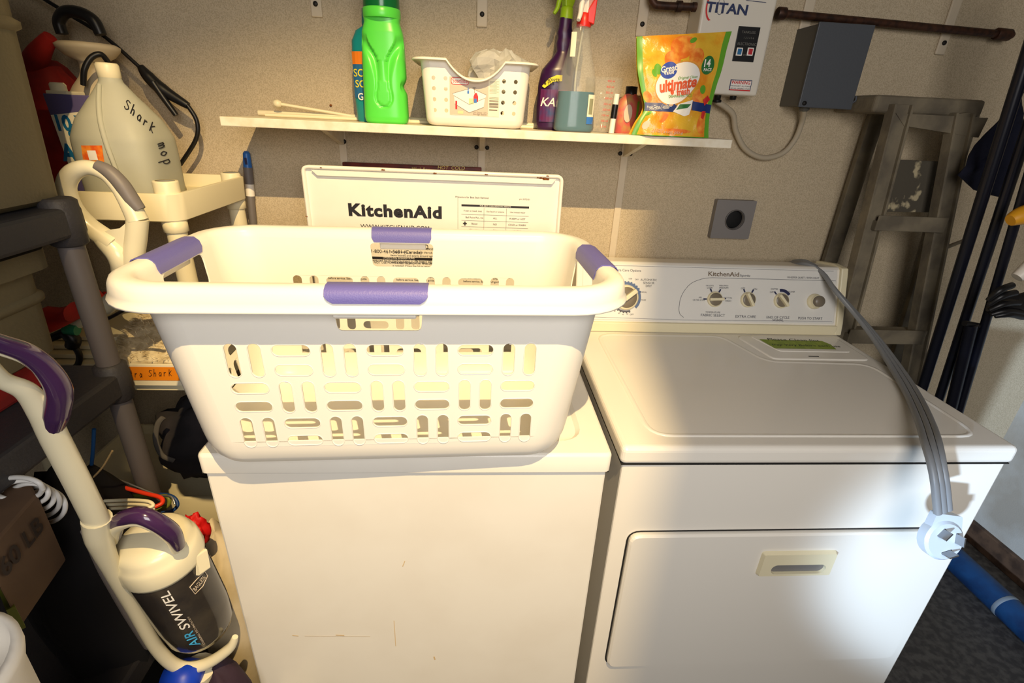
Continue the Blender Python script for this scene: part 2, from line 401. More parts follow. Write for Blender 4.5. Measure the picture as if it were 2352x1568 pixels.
# readings taken on the photo are turned into face coordinates
def cf(px, py):
    d = CF * FPX + CR * (px - 1176) - CU * (py - 784); nn = FP(0, 0, 1) - FP(0, 0, 0); t = (FP(0, 0) - CAM).dot(nn) / d.dot(nn); p = CAM + d * t - FP(0, 0)
    return p.x, p.dot(sl)
q = MB(); fp_ = roundpoly([(.02, .002), (.712, .002), (.712, .148), (.02, .148)], .006)
q.loft([[FP(x, y, 0) for x, y in fp_], [FP(x, y, .002) for x, y in fp_], [FP(x, y, .0028) for x, y in inset(fp_, .0015)]], cap0=False)
face = q.build('console_face', M_panel, D, smooth=False)
q = MB(); q.loft([[Vector((x, y, z)) for y, z in ((yb - .010, TOPZ + .002), (yb - .004, TOPZ + .034), (yt - .012, zt + .001), (yt + .03, zt + .003), (.664, zt - .008), (.666, TOPZ + .002))] for x in (.718, .737)], smooth=False)
q.build('end_cap', M_cream, D, bevel=.003, merge='n')
q = MB(); q.box((.004, yb - .008, TOPZ + .0012), (.722, yb + .002, TOPZ + .028)); q.build('lower_trim', M_cream, D, bevel=.003)
q = MB()
F = lambda x, y, h=0: FP(x, y, .003 + h)
gl = []
xl, yl = cf(1560, 700)
top = cf(1650, 640)[1]
arc = [(xl + .085, top + .002), (xl + .06, top - .001), (xl + .03, top - .013), (xl + .01, top - .035), (xl, yl + .01), (xl, yl - .02), (xl + .012, .012)]
sp = []
for i in range(len(arc) - 1):
    p0, p1, p2, p3 = [Vector(arc[max(0, min(len(arc) - 1, i + k))]) for k in (-1, 0, 1, 2)]
    for k in range(6):
        t = k / 6; sp.append(tuple(.5 * ((2 * p1) + (-p0 + p2) * t + (2 * p0 - 5 * p1 + 4 * p2 - p3) * t * t + (-p0 + 3 * p1 - 3 * p2 + p3) * t ** 3)))
put_line(q, [(.708, top + .002)] + sp + [arc[-1]], .0010, F)
put_line(q, [(.03, .143), (.70, .143)], .0007, F); put_line(q, [(.022, .009), (.30, .005), (.706, .009)], .0007, F)
bx_, by_ = cf(1661, 630); put_text(q, 'KitchenAid', bx_, by_, .0165, F, bold=.012, mi=1, sx=1.15)
bx_, by_ = cf(1709, 633); put_text(q, 'Superba', bx_, by_, .009, F, shear=.3)
bx_, by_ = cf(1843, 638); put_text(q, 'WHISPER QUIET / EVEN HEAT', bx_, by_, .0068, F)
bx_, by_ = cf(1441, 621); put_text(q, 'Ultra Care Options', bx_, by_, .009, F)
for tx, px, py, sz in (('FABRIC SELECT', 1636, 724, .0098), ('TEMPERATURE', 1636, 717, .0062), ('EXTRA CARE', 1711, 727, .0098), ('END OF CYCLE', 1785, 729, .0094), ('SIGNAL', 1785, 735, .0094),
                       ('PUSH TO START', 1859, 731, .0094), ('AUTOMATIC', 1489, 643, .0075), ('SENSOR', 1489, 650, .0085), ('DRY', 1489, 657, .0085), ('DRY', 1386, 716, .0085), ('TIMED', 1386, 710, .0070),
                       ('ULTRA LOW', 1604, 689, .0058), ('AIR', 1607, 683, .0058), ('LOW', 1629, 661, .0066), ('DELICATE', 1629, 656, .0048), ('MEDIUM', 1661, 661, .0066), ('PERM PRESS', 1661, 656, .0048), ('HIGH', 1671, 691, .0066), ('COTTON', 1671, 684, .0048),
                       ('OFF', 1705, 662, .0066), ('ON', 1733, 664, .0066), ('OFF', 1771, 671, .0062), ('SOFTER', 1777, 664, .0058), ('LOUDER', 1815, 670, .0058),
                       ('LESS', 1447, 640, .0050), ('DRY', 1462, 642, .0050), ('NORMAL', 1476, 671, .0050), ('MORE', 1477, 689, .0050), ('OFF', 1450, 722, .0060), ('20', 1440, 721, .0050), ('40', 1430, 722, .0050), ('60', 1421, 719, .0050), ('80', 1411, 714, .0050), ('MIN', 1404, 713, .0050)):
    bx_, by_ = cf(px, py); put_text(q, tx, bx_, by_, sz, F)
q.build('lettering', [M_print, M_inkbr], face)
kx, ky = cf(1437, 683)
def arcpts(cx, cy, r0, r1, a0, a1, n=20):
    return [(cx + r1 * math.cos(math.radians(a0 + (a1 - a0) * k / n)), cy + r1 * math.sin(math.radians(a0 + (a1 - a0) * k / n))) for k in range(n + 1)] + \
           [(cx + r0 * math.cos(math.radians(a1 + (a0 - a1) * k / n)), cy + r0 * math.sin(math.radians(a1 + (a0 - a1) * k / n))) for k in range(n + 1)]
q = MB(); put_poly(q, list(reversed(arcpts(kx, ky, .0335, .040, 100, -45, 24))), F)
for k in range(7):
    a = math.radians(95 - 12 * k); put_poly(q, circ(kx + .040 * math.cos(a), ky + .040 * math.sin(a), .0028, 10), F, .0005)
q.build('blue_cycle_arc', M_blue_p, face)
q = MB(); put_poly(q, list(reversed(arcpts(kx, ky, .0345, .0385, -70, -140, 16))), F)
for k in range(6):
    a = math.radians(-74 - 12 * k); put_poly(q, circ(kx + .039 * math.cos(a), ky + .039 * math.sin(a), .0022, 10), F, .0005)
q.build('timer_arc', M_print, face)
nF = (FP(0, 0, 1) - FP(0, 0, 0))
def knob(px, py, r, bar_ang, name='knob'):
    x, y = cf(px, py); x += r * .0; c = FP(x, y, .003)
    k = MB(); k.lathe([(r, 0), (r, .004), (r * .93, .007), (r * .86, .008)], c, 32, 0, nF); kb = k.build(name, M_cream, D)
    k = MB(); k.lathe([(r * .86, .0075), (r * .82, .0085), (r * .5, .009), (0, .009)], c, 32, 0, nF); k.build('knob_insert', M_knob, kb)
    a = math.radians(bar_ang); d = lambda u, v, h: FP(x + u * math.cos(a) - v * math.sin(a), y + u * math.sin(a) + v * math.cos(a), .003 + h)
    k = MB(); W_ = r * .20; L_ = r * .92
    k.hexa([d(-L_, -W_, .008), d(L_, -W_, .008), d(L_, W_, .008), d(-L_, W_, .008), d(-L_, -W_ * .8, .019), d(L_, -W_ * .8, .019), d(L_, W_ * .8, .019), d(-L_, W_ * .8, .019)])
    k.build('pointer_bar', M_cream, kb, bevel=.0015)
    return x, y
knob(1437, 683, .0325, 38, 'timer_knob')
ticks = MB()
for px, py, ba, tk in ((1640, 687, 2, (115, 60, 180, 5)), (1716, 688, -62, (115, 62)), (1792, 690, -50, (130,))):
    x, y = knob(px, py, .0205, ba, 'selector_knob')
    for t in tk:
        a = math.radians(t); put_line(ticks, [(x + .0225 * math.cos(a), y + .0225 * math.sin(a)), (x + .0295 * math.cos(a), y + .0295 * math.sin(a))], .004, F)
put_poly(ticks, list(reversed(arcpts(x, y, .023, .031, 100, 35, 10))), F)
ticks.build('dial_marks', M_navy_p, face)['kind'] = 'stuff'
x, y = cf(1868, 692); c = FP(x, y, .003)
k = MB(); k.lathe([(.0205, 0), (.0205, .005), (.018, .007), (.0155, .012), (.0155, .016)], c, 32, 0, nF); kb = k.build('start_button', M_cream, D)
k = MB(); k.lathe([(.0145, .012), (.0145, .024), (.013, .026), (0, .0265)], c, 32, 0, nF); k.build('button_cap', M_knob, kb)
# front door
q = MB(); dd = roundpoly([(.041, .337), (.700, .337), (.700, .717), (.041, .717)], .022)
F0 = frame((0, 0.007, 0), (1, 0, 0), (0, 0, 1))
q.loft([[F0(x, z, -.001) for x, z in dd], [F0(x, z, .008) for x, z in dd], [F0(x, z, .0115) for x, z in inset(dd, .004)]], cap0=False)
door = q.build('door', M_enamel, D, smooth=False, bevel=.001)
q = MB(); g_ = inset(dd, -.0035); q.loft([[F0(x, z, .0006) for x, z in g_], [F0(x, z, .0006) for x, z in dd]], cap0=False, cap1=False, smooth=False); q.build('door_gap', M_shadowgap, D)
hx0, hx1, hz0, hz1 = .306, .460, .612, .676
q = MB(); ho = roundpoly([(hx0, hz0), (hx1, hz0), (hx1, hz1), (hx0, hz1)], .008); hi = [(x, z) for x, z in slot((hx0 + hx1) / 2 + .004, hz0 + .021, .112, .024, 8)]
q.loft([[F0(x, z, .010) for x, z in ho], [F0(x, z, .019) for x, z in inset(ho, .004)]], cap0=False, cap1=False)
hi2 = inset(ho, .004)
q.poly(hi2, [hi], lambda x, y: F0(x, y, .019))
q.loft([[F0(x, z, .019) for x, z in hi], [F0(x, z, .0125) for x, z in hi]], cap0=False, cap1=False)
h = q.build('handle', M_cream, door, smooth=False); h['label'] = 'cream recessed door pull'
q = MB(); q.poly(hi, (), lambda x, y: F0(x, y, .0122)); q.build('pull_recess', mat('recess_grey', (120, 118, 116), .5), h)
bx('seam', M_shadowgap, (.003, .0035, .8755), (.733, .66, .8778), D, 0)

# power cord lying over the dryer
cord = thing('power_cord', 'flat grey power cord with round plug draped over dryer top and front', 'cord', tuple(at(2160, 1230, y=-.03)))
pts = [at(1815, 604, y=.66), at(1850, 604, y=.60), at(1885, 622, y=.565), at(1920, 668, y=.50), (.70, .47, 1.02), at(2000, 760, y=.43), at(2050, 822, y=.33)]
pts = [Vector(p) for p in pts[:4]] + [at(1965, 720, y=.455), at(2010, 775, y=.39), at(2055, 840, y=.29), at(2095, 905, y=.17), at(2125, 970, y=.045), at(2143, 1030, y=-.040), at(2158, 1100, y=-.080), at(2166, 1175, y=-.095)]
q = MB()
def ribbon(mb, pts, wd, th, side, n=10):
    K = 8; P = []
    for i in range(len(pts) - 1):
        p0, p1, p2, p3 = [pts[max(0, min(len(pts) - 1, i + k))] for k in (-1, 0, 1, 2)]
        for k in range(K):
            t = k / K; P.append(.5 * ((2 * p1) + (-p0 + p2) * t + (2 * p0 - 5 * p1 + 4 * p2 - p3) * t * t + (-p0 + 3 * p1 - 3 * p2 + p3) * t ** 3))
    P.append(pts[-1]); rings = []
    for i, p in enumerate(P):
        tn = (P[min(i + 1, len(P) - 1)] - P[max(i - 1, 0)]).normalized(); f = i / (len(P) - 1)
        sd = (Vector(side(f)) - tn * tn.dot(Vector(side(f)))).normalized(); nn = tn.cross(sd); ring = []
        xs = []
        for lobe in (-1, 0, 1):                     # three round conductors side by side
            for k in range(7): a = PI - PI * k / 6; xs.append((lobe * wd / 3 + wd / 6 * math.cos(a), th / 2 * (.55 + .45 * math.sin(a))))
        loop = xs + [(x, -y) for x, y in reversed(xs)]
        rings.append([p + sd * x + nn * y for x, y in loop])
    mb.loft(rings)
ribbon(q, pts, .030, .0105, lambda f: Vector((.45, .89, .0)).lerp(Vector((1, .1, .1)), min(1, max(0, (f - .25) / .5))))
q.build('cable', M_cord, cord)
pc = at(2163, 1238, y=-.100); ax = Vector((-.03, .05, 1)); pn = Vector((-.10, -.93, .34)).normalized()
q = MB(); tp0 = at(2167, 1172, y=-.095)
Fp = frame(pc, Vector((.98, -.05, -.12)), Vector((.12, .30, .95)))
q.loft([[Fp(a, b, -.012) for a, b in circ(0, .0, .034, 24)], [Fp(a, b, .004) for a, b in circ(0, 0, .035, 24)], [Fp(a, b, .008) for a, b in circ(0, 0, .031, 24)]])
q.loft([[Fp(a * .9, b, -.011) for a, b in roundpoly([(-.034, .004), (.034, .004), (.024, .045), (-.024, .045)], .005)], [Fp(a * .9, b, .004) for a, b in roundpoly([(-.034, .004), (.034, .004), (.026, .045), (-.026, .045)], .005)]], smooth=False)
pl = q.build('plug', M_plug, cord, merge='n', angle=.5)
for (u, v, a) in ((-.013, .014, 55), (.016, .008, 95), (.004, -.018, 25)):
    q = MB(); ca, sa = math.cos(math.radians(a)), math.sin(math.radians(a)); e = [(-.008, -.0012), (.008, -.0012), (.008, .0012), (-.008, .0012)]
    q.loft([[Fp(u + x * ca - y * sa, v + x * sa + y * ca, hh) for x, y in e] for hh in (.007, .024)], smooth=False); q.build('prong', M_brass, pl)
    q = MB(); put_poly(q, [(u + x * ca * 1.1 - y * sa * 2.0 + .002, v + x * sa * 1.1 + y * ca * 2.0) for x, y in e], lambda x, y, h=0: Fp(x, y, h), .0083); q.build('blade_slot', M_black, pl)

# ================================================================== WASHER
WZ = .900; wx0, wx1 = -.704, -.0147
Wm = thing('washing_machine', 'white top-loading washing machine with lid raised, under the laundry basket', 'washer', (-.36, .33, 0))
bx('cabinet', M_enamel_w, (wx0 + .006, .007, .05), (wx1 - .006, .665, .862), Wm, .004)
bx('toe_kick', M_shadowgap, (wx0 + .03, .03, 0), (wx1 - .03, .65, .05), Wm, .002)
bx('seam', M_shadowgap, (wx0 + .003, .003, .8608), (wx1 - .003, .66, .8628), Wm, 0)
# top with the loading opening
op = roundpoly([(-.615, .085), (-.100, .085), (-.100, .452), (-.615, .452)], .12, 10)
rc = roundpoly([(-.652, .040), (-.058, .040), (-.058, .470), (-.652, .470)], .05, 6)
tt = roundpoly([(wx0 + .006, .006), (wx1 - .006, .006), (wx1 - .006, .664), (wx0 + .006, .664)], .006, 4)
q = MB()
q.loft([[Vector((x, y, .863)) for x, y in inset(tt, -.0055)], [Vector((x, y, .894)) for x, y in inset(tt, -.006)], [Vector((x, y, .8985)) for x, y in inset(tt, -.004)], [Vector((x, y, WZ)) for x, y in tt]], cap0=False, cap1=False)
q.poly(tt, [rc], lambda x, y: Vector((x, y, WZ)))
rc2 = inset(rc, .008)
q.loft([[Vector((x, y, WZ)) for x, y in rc], [Vector((x, y, WZ - .006)) for x, y in rc2]], cap0=False, cap1=False)
q.poly(rc2, [op], lambda x, y: Vector((x, y, WZ - .006)))
q.loft([[Vector((x, y, WZ - .006)) for x, y in op], [Vector((x, y, WZ - .012)) for x, y in inset(op, .006)], [Vector((x, y, WZ - .05)) for x, y in inset(op, .008)]], cap0=False, cap1=False)
q.build('top_panel', M_enamel_w, Wm)
q = MB(); q.lathe([(.262, .885), (.255, .84), (.255, .62), (.0, .62)], (-.357, .268, 0), 48, caps=False); q.build('tub', M_whitepl, Wm)
q = MB(); q.lathe([(.11, .62), (.06, .66), (.035, .72), (.03, .80), (.025, .825), (0, .83)], (-.357, .268, 0), 32); q.build('agitator', M_whitepl, Wm)
# console behind the lid
q = MB(); q.loft([[Vector((x, y, z)) for y, z in ((.575, .8995), (.60, 1.03), (.66, 1.03), (.662, .8995))] for x in (wx0 + .01, wx1 - .01)], smooth=False)
q.build('console', M_enamel_w, Wm, bevel=.004, merge='n')
# the raised lid
LY = .475
Lx0, Lx1, Lz0, Lz1 = at(702, 480, y=LY).x, at(1290, 470, y=LY).x, .910, at(1000, 391, y=LY).z
LF = frame((0, LY, 0), (1, 0, 0), (0, .0, 1))
lo = roundpoly([(Lx0, Lz0), (Lx1, Lz0), (Lx1, Lz1), (Lx0, Lz1)], .016, 6)
q = MB()
q.loft([[LF(x, z, -.014) for x, z in lo], [LF(x, z, 0) for x, z in lo], [LF(x, z, .001) for x, z in inset(lo, .003)], [LF(x, z, .0) for x, z in inset(lo, .0065)], [LF(x, z, -.007) for x, z in inset(lo, .008)]], cap0=True, cap1=False)
lf2 = roundpoly([(Lx0 + .008, Lz0 + .008), (Lx1 - .008, Lz0 + .008), (Lx1 - .008, Lz1 - .008), (Lx1 - .016, Lz1 - .008), (Lx1 - .022, Lz1 - .019), (Lx0 + .036, Lz1 - .019), (Lx0 + .024, Lz1 - .008), (Lx0 + .008, Lz1 - .008)], .004, 3)
q.poly(inset(lo, .0075), [], lambda x, y: LF(x, y, -.007))
lidp = q.build('lid', M_enamel_w, Wm)
q = MB()   # inner flange folded along the top edge of the lid
fl_ = [(Lx0 + .034, Lz1 - .020), (Lx1 - .026, Lz1 - .020), (Lx1 - .018, Lz1 - .009), (Lx0 + .022, Lz1 - .009)]
q.loft([[LF(x, z, -.006) for x, z in fl_], [LF(x, z, .0015) for x, z in fl_]], smooth=False); q.build('lid_flange', M_enamel_w, lidp, bevel=.001)
def lf(px, py):
    p = at(px, py, y=LY + .007); return p.x, p.z
FL = lambda x, z, h=0: LF(x, z, -.0066 + h)
q = MB()
a, b = lf(908, 486); put_text(q, 'KitchenAid', a, b, .0365, FL, bold=.048, sx=1.14, space=1.12)
a, b = lf(908, 523); put_text(q, 'WWW.KITCHENAID.COM', a, b + .001, .0135, FL, space=.98)
a, b = lf(935, 574); put_text(q, '1-800-422-1230.', a, b + .008, .016, FL)
a, b = lf(910, 578); put_text(q, '1-800-461-5681 (Canada)', a, b, .0115, FL)
a, b = lf(873, 592); a2, b2 = lf(996, 592); put_rect(q, a - .03, b - .003, a2 + .06, b + .003, FL)
for py, t in ((599, 'measured liquid chlorine bleach in the bleach dispenser.'), (604, 'DO NOT USE POWDERED BLEACH IN THIS DISPENSER')):
    a, b = lf(932, py); put_text(q, t, a, b, .0072, FL)
for k, t in enumerate(('USE HIGH EFFICIENCY DETERGENT', 'For best results do not pack the tub. Load', 'items loosely and evenly around agitator.', 'Heavy soil: add detergent before clothes', 'with a warm wash and an extra rinse if it', 'is needed. Close the lid to start. Items', 'dried together should weigh about as much', 'as each other. Keep children well away', 'when the machine is in use. Unplug it', 'before service. See the full guide.')):
    for xx in (-.56, -.40, -.24): put_text(q, t, xx, 1.128 - .0085 * k, .0068, FL)
a, b = lf(1063, 515); 
sx0, sz = lf(1060, 471); sx1, _ = lf(1215, 480)
put_rect(q, sx0, sz - .0022, sx1, sz + .0022, FL)
put_text(q, 'Procedure for Best Stain Removal', sx0 + .024, sz + .018, .0055, FL); put_text(q, 'p/n 3372101', sx1 - .011, sz + .018, .0050, FL)
cw = (sx1 - sx0) / 3
zs = [sz - .020, sz - .034, sz - .048, sz - .062, sz - .076, sz - .090, sz - .104, sz - .118, sz - .132, sz - .146]
for z in zs: put_line(q, [(sx0, z), (sx1, z)], .0005, FL)
for x in (sx0 + cw, sx0 + 2 * cw): put_line(q, [(x, sz - .004), (x, zs[-1])], .0005, FL)
put_line(q, [(sx0 - .008, sz + .02), (sx0 - .008, zs[-1])], .0005, FL)
rows = [('If stain is mixed, treat', 'Use liquid or enzyme', 'Use hottest water'), ('Ball Point Pen, Ink', 'ALL', 'WARM or HOT'), ('Blood', 'NO', 'COLD or WARM'), ('Chocolate', 'ALL', 'WARM'), ('Coffee, Tea', 'ALL', 'HOT'), ('Deodorant', 'NO', 'HOT'), ('Grass', 'YES', 'WARM or HOT'), ('Grease', 'ALL', 'HOT'), ('Rust', 'NO', 'COLD'), ('Wine', 'ALL', 'WARM')]
for i, r in enumerate(rows):
    zc = sz - .012 if i == 0 else (zs[i - 1] + zs[min(i, 9)]) / 2
    if i == 9: zc = zs[8] - .007
    for j, t in enumerate(r): put_text(q, t, sx0 + cw * (j + .5) + (.004 if j == 0 and i else 0), zc, .0048 if i == 0 else .0056, FL)
xx, zz = sx0 + .008, (zs[1] + zs[2]) / 2
put_rect(q, xx - .0045, zz - .0015, xx + .0045, zz + .0015, FL); put_rect(q, xx - .0015, zz - .0045, xx + .0015, zz + .0045, FL, .0006)
q.build('lid_instructions', M_ink, lidp)
q = MB(); put_text(q, 'FOR BEST STAIN REMOVAL RESULTS', (sx0 + sx1) / 2, sz, .0044, FL, h=.0009); a, b = lf(916, 592); put_text(q, 'OPERATING SUGGESTIONS', a, b, .0060, FL, h=.0009); q.build('white_lettering', M_white_p, lidp)['kind'] = 'stuff'
rust = MB()
for px, py, r in ((737, 385, .0016), (880, 390, .0028), (999, 398, .0026), (1117, 401, .0026), (1254, 411, .0052), (1244, 409, .0036), (1258, 404, .0022), (1236, 408, .0020), (704, 497, .0018)):
    p = at(px, py, y=LY - .002); rust.poly([(p.x + r * 1.5 * math.cos(t * PI / 5), p.z + r * .8 * math.sin(t * PI / 5) * (.7 + .3 * math.sin(t * 2.3))) for t in range(10)], (), lambda x, z: LF(x, z, .0022))
rust.build('rust_spots', M_rust, lidp)
q = MB(); F1 = frame((0, .0065, 0), (1, 0, 0), (0, 0, 1))
for (x0, y0), (x1, y1), wd in (((905, 1425), (909, 1483), .0012), ((672, 1459), (685, 1460), .0016), ((772, 1458), (790, 1459), .0022), ((700, 1460), (850, 1461), .0005), ((925, 1300), (930, 1288), .0014), ((997, 1508), (999, 1514), .003)):
    a = at(x0, y0, y=.0065); b = at(x1, y1, y=.0065); put_line(q, [(a.x, a.z), (b.x, b.z)], wd, F1, .0003)
q.build('scratch_marks', mat('pale_rust', (214, 186, 140), .8), Wm)

# ================================================================== LAUNDRY BASKET
BC = Vector((-.391, .112)); BR = math.radians(2.2)
BZ0, BZ1 = .908, 1.213
LB = thing('laundry_basket', 'white plastic laundry basket with slotted sides and purple grips, sitting on the washing machine', 'laundry basket', (BC.x, BC.y, BZ0))
def bw(x, y, z):
    c, s = math.cos(BR), math.sin(BR); return Vector((BC.x + x * c - y * s, BC.y + x * s + y * c, z))
def hxz(z): return .2865 + (z - .94) * .140
def hyz(z): return .1540 + (z - .94) * .028
RC = .062
ZP = [.962, 1.0, 1.04, 1.08, 1.12, 1.16, 1.196]
def bring(hx, hy, r, z, n=8): return [bw(p.x, p.y, z) for p in rr(hx, hy, r, 0, n)]
body = MB(); NC = 8
full = []
for zz, dr in ((.9085, .060), (.9085, .030), (.911, .018), (.918, .009), (.930, .003), (.946, .0005), (.962, 0)):
    full.append(bring(hxz(zz) - dr, hyz(zz) - dr, RC - dr * .3, zz))
body.loft(full, cap1=False)
# four corner strips
def cornerring(z): return rr(hxz(z), hyz(z), RC, 0, NC)
for c in range(4):
    rings = [[bw(p.x, p.y, z) for p in cornerring(z)[c * (NC + 1):(c + 1) * (NC + 1)]] for z in ZP]
    body.loft(rings, cap0=False, cap1=False, closed=False)
rings_b = MB()
def lipring(mb, pts2, fn, r=.0016):
    P = [fn(x, y, .0004) for x, y in pts2]; n = len(P); cen = sum(P, Vector()) / n
    nn = (fn(0, 1.05, 1) - fn(0, 1.05, 0)).normalized(); rings = []
    for i in range(n):
        t = (P[(i + 1) % n] - P[i - 1]).normalized(); o = nn.cross(t).normalized()
        if (P[i] - cen).dot(o) < 0: o = -o
        rings.append([P[i] - nn * .0012, P[i] + nn * .0001, P[i] + o * .0009 + nn * .0001, P[i] + o * .0016 - nn * .0006])
    rings.append(rings[0]); mb.loft(rings, cap0=False, cap1=False, closed=True)
def pattern(cells, rows, pitch, first, off=0):
    hs = []
    for r, z in enumerate(rows):
        for c in range(cells):
            x = (c - (cells - 1) / 2) * pitch; vert = ((c + r) % 2 == 0) == first
            k = (z - 1.095) * .25 + 1
            x += off
            if vert: hs += [slot(x - .0155, z, .0165, .0520), slot(x + .0155, z, .0165, .0520)]
            else: hs += [slot(x, z + .0155, .0500, .0165), slot(x, z - .0155, .0500, .0165)]
    return hs
for side in range(4):
    if side in (0, 2):
        sgn = -1 if side == 0 else 1
        half = lambda z: hxz(z) - RC
        def fn(x, z, h=0, sgn=sgn): return bw(-sgn * x, sgn * (hyz(z) + h), z)
        holes = pattern(7, (1.0990, 1.0390, .9785), .0635, True, .005 * -sgn)
        holes.append([(p[0], p[1]) for p in roundpoly([(-.056, 1.1445), (.056, 1.1445), (.060, 1.190), (-.060, 1.190)], .008, 4)])
    else:
        sgn = 1 if side == 1 else -1
        half = lambda z: hyz(z) - RC
        def fn(x, z, h=0, sgn=sgn): return bw(sgn * (hxz(z) + h), sgn * x, z)
        holes = pattern(3, (1.0945, 1.0345, .9735), .0585, True)
        holes = [h for h in holes if max(abs(p[0]) for p in h) < .088]
        holes.append([(p[0], p[1]) for p in roundpoly([(-.058, 1.138), (.058, 1.138), (.064, 1.190), (-.064, 1.190)], .012, 4)])
    lr = []
    for h in holes:
        s = 1 + 0
        lr.append(h)
    outer = [(-half(ZP[0]), ZP[0]), (half(ZP[0]), ZP[0])] + [(half(z), z) for z in ZP[1:]] + [(-half(z), z) for z in reversed(ZP[1:])]
    body.poly(outer, lr, fn)
    for h in lr[:-1]: lipring(rings_b, h, fn)
top = []
for dr, z in ((0, 1.196), (.001, 1.205), (.004, 1.2105), (.009, BZ1), (.020, BZ1), (.026, 1.2105), (.029, 1.205), (.0305, 1.195), (.0315, 1.187), (.0345, 1.1845), (.0345, 1.1825)):
    top.append(bring(hxz(1.196) + dr, hyz(1.196) + dr, RC + dr, z, NC))
body.loft(top, cap0=False, cap1=False)
body.build('body', M_basket, LB, merge=True, solid=.0022)
rings_b.build('slot_lips', M_basket, LB)['kind'] = 'stuff'
hx, hy = hxz(1.196), hyz(1.196)
def grip(side, hw):
    q = MB(); prof = [(-.0040, 1.192), (-.0038, 1.201), (-.001, 1.2105), (.0065, 1.2168), (.021, 1.2168), (.0302, 1.2135), (.0335, 1.2085), (.0348, 1.205), (.0352, 1.201), (.0352, 1.197)]
    fine = []
    P0 = [(d, z, i) for i, (d, z) in enumerate(prof)]; inner = [(d + (.0016 if i < 2 else -.0016 if i > 6 else 0), z - (.0016 if 1 < i < 7 else 0), i) for d, z, i in reversed(P0)]
    for d, z, i in P0 + inner:
        shrink = {9: .010, 8: .004, 7: .001, 0: .004}.get(i, 0); row = []
        for k in range(9):
            u = (-1 + 2 * k / 8) * (hw - shrink) + (.004 if side == 0 else 0)
            if side == 0: row.append(bw(u, -(hy + d), z))
            elif side == 2: row.append(bw(-u, hy + d, z))
            elif side == 1: row.append(bw(hx + d, u, z))
            else: row.append(bw(-(hx + d), -u, z))
        fine.append(row)
    q.loft([[row[k] for row in fine] for k in range(9)], smooth=False); q.build('grip', M_grip, LB, merge='n', angle=.7)
    q = MB()
    for e in (0,):
        a = [(.014, 1.174), (.029, 1.174), (.0325, 1.178), (.0325, 1.186), (.012, 1.188)]
        rings = []
        for u in (-hw + .012, hw - .012):
            r = []
            for d, z in a:
                r.append(bw(u, -(hy + d), z) if side == 0 else bw(-u, hy + d, z) if side == 2 else bw(hx + d, u, z) if side == 1 else bw(-(hx + d), -u, z))
            rings.append(r)
        q.loft(rings, smooth=False)
    q.build('handle_bar', M_basket, LB, bevel=.002, merge='n')
grip(0, .0645); grip(2, .056)
for s in (1, 3): grip(s, .068)

# ================================================================== WALL SHELF
SZ = 1.394; SY0 = .500
SHx0, SHx1 = at(505, 278, y=SY0).x, at(1681, 331, y=SY0).x
SH = thing('wall_shelf', 'white painted wooden wall shelf holding bottles and cleaning supplies', 'shelf', ((SHx0 + SHx1) / 2, .61, SZ - .018))
bx('board', M_shelfw, (SHx0, SY0, SZ - .0185), (SHx1, WY - .008, SZ), SH, .0015)
for x in (-.603, -.245, .137):
    q = MB(); q.hexa([(x - .006, WY - .008, 1.335), (x + .006, WY - .008, 1.335), (x + .006, WY - .003, 1.335), (x - .006, WY - .003, 1.335), (x - .006, SY0 + .05, SZ - .019), (x + .006, SY0 + .05, SZ - .019), (x + .006, WY - .003, SZ - .019), (x - .006, WY - .003, SZ - .019)])
    q.build('bracket', M_shelfw, SH)

# green detergent bottle
def cx_at(px, py, y): p = at(px, py, y=y); return p.x
gx, gy = -.459, .556
G = thing('detergent_bottle', 'bright green detergent bottle with dark green cap, beside the teal bottle', 'bottle', (gx, gy, SZ))
q = MB(); prof = [(0, .041, .026), (.003, .0455, .030), (.012, .0475, .032), (.06, .0465, .032), (.11, .0455, .031), (.15, .0440, .030), (.175, .0420, .029), (.186, .0385, .027), (.192, .0365, .026), (.2005, .0370, .0265), (.205, .0365, .026)]
rings = []; NZ = 110; NA = 128
def interp(prof, z):
    for a, b in zip(prof[:-1], prof[1:]):
        if z <= b[0]: t = (z - a[0]) / (b[0] - a[0]); return [a[i] * (1 - t) + b[i] * t for i in range(1, len(a))]
    return list(prof[-1][1:])
def sm(t): t = max(0, min(1, t)); return t * t * (3 - 2 * t)
for i in range(NZ + 1):
    z = .205 * i / NZ if i > 8 else [0, .001, .002, .004, .006, .008, .010, .0125, .015][i]
    a, b = interp(prof, z); ring = []
    for p in ell(a, b, SZ + z, (0, 0), NA, 3.0):
        u = p.x; fr = max(0, -p.y / b)
        gw = .0155 if z < .055 else .0155 - .006 * math.sin(min(1, (z - .055) / .10) * PI) + (.016 * sm((z - .12) / .05))
        if z < .052: gw = .0155 * math.sqrt(max(0, 1 - ((.052 - z) / .018) ** 2)) if z > .034 else -1
        d = 0
        if z < .172 and fr > .3:
            dist = abs(u) - gw if gw > 0 else math.hypot(u, z - .052) - .0172
            wv = .0022 + .010 * sm((z - .07) / .08)
            if dist > -.001: d = .0045 * math.exp(-((dist - wv * .5) / wv) ** 2) * (1 if z > .03 else 0) * (1 - sm((z - .155) / .017)) * (1 + 1.0 * sm((z - .08) / .06))
        notch = .007 * math.exp(-((z - .075) / .010) ** 2) * sm((u - .034) / .01)
        ring.append(Vector((gx + p.x - notch, gy + p.y + d, p.z)))
    rings.append(ring)
q.loft(rings); gb = q.build('bottle_body', M_green, G)
q = MB(); q.lathe([(.0375, .2), (.0385, .203), (.0385, .216), (.037, .218), (.034, .218)], (gx, gy, SZ), 40); q.build('collar', M_green, G)
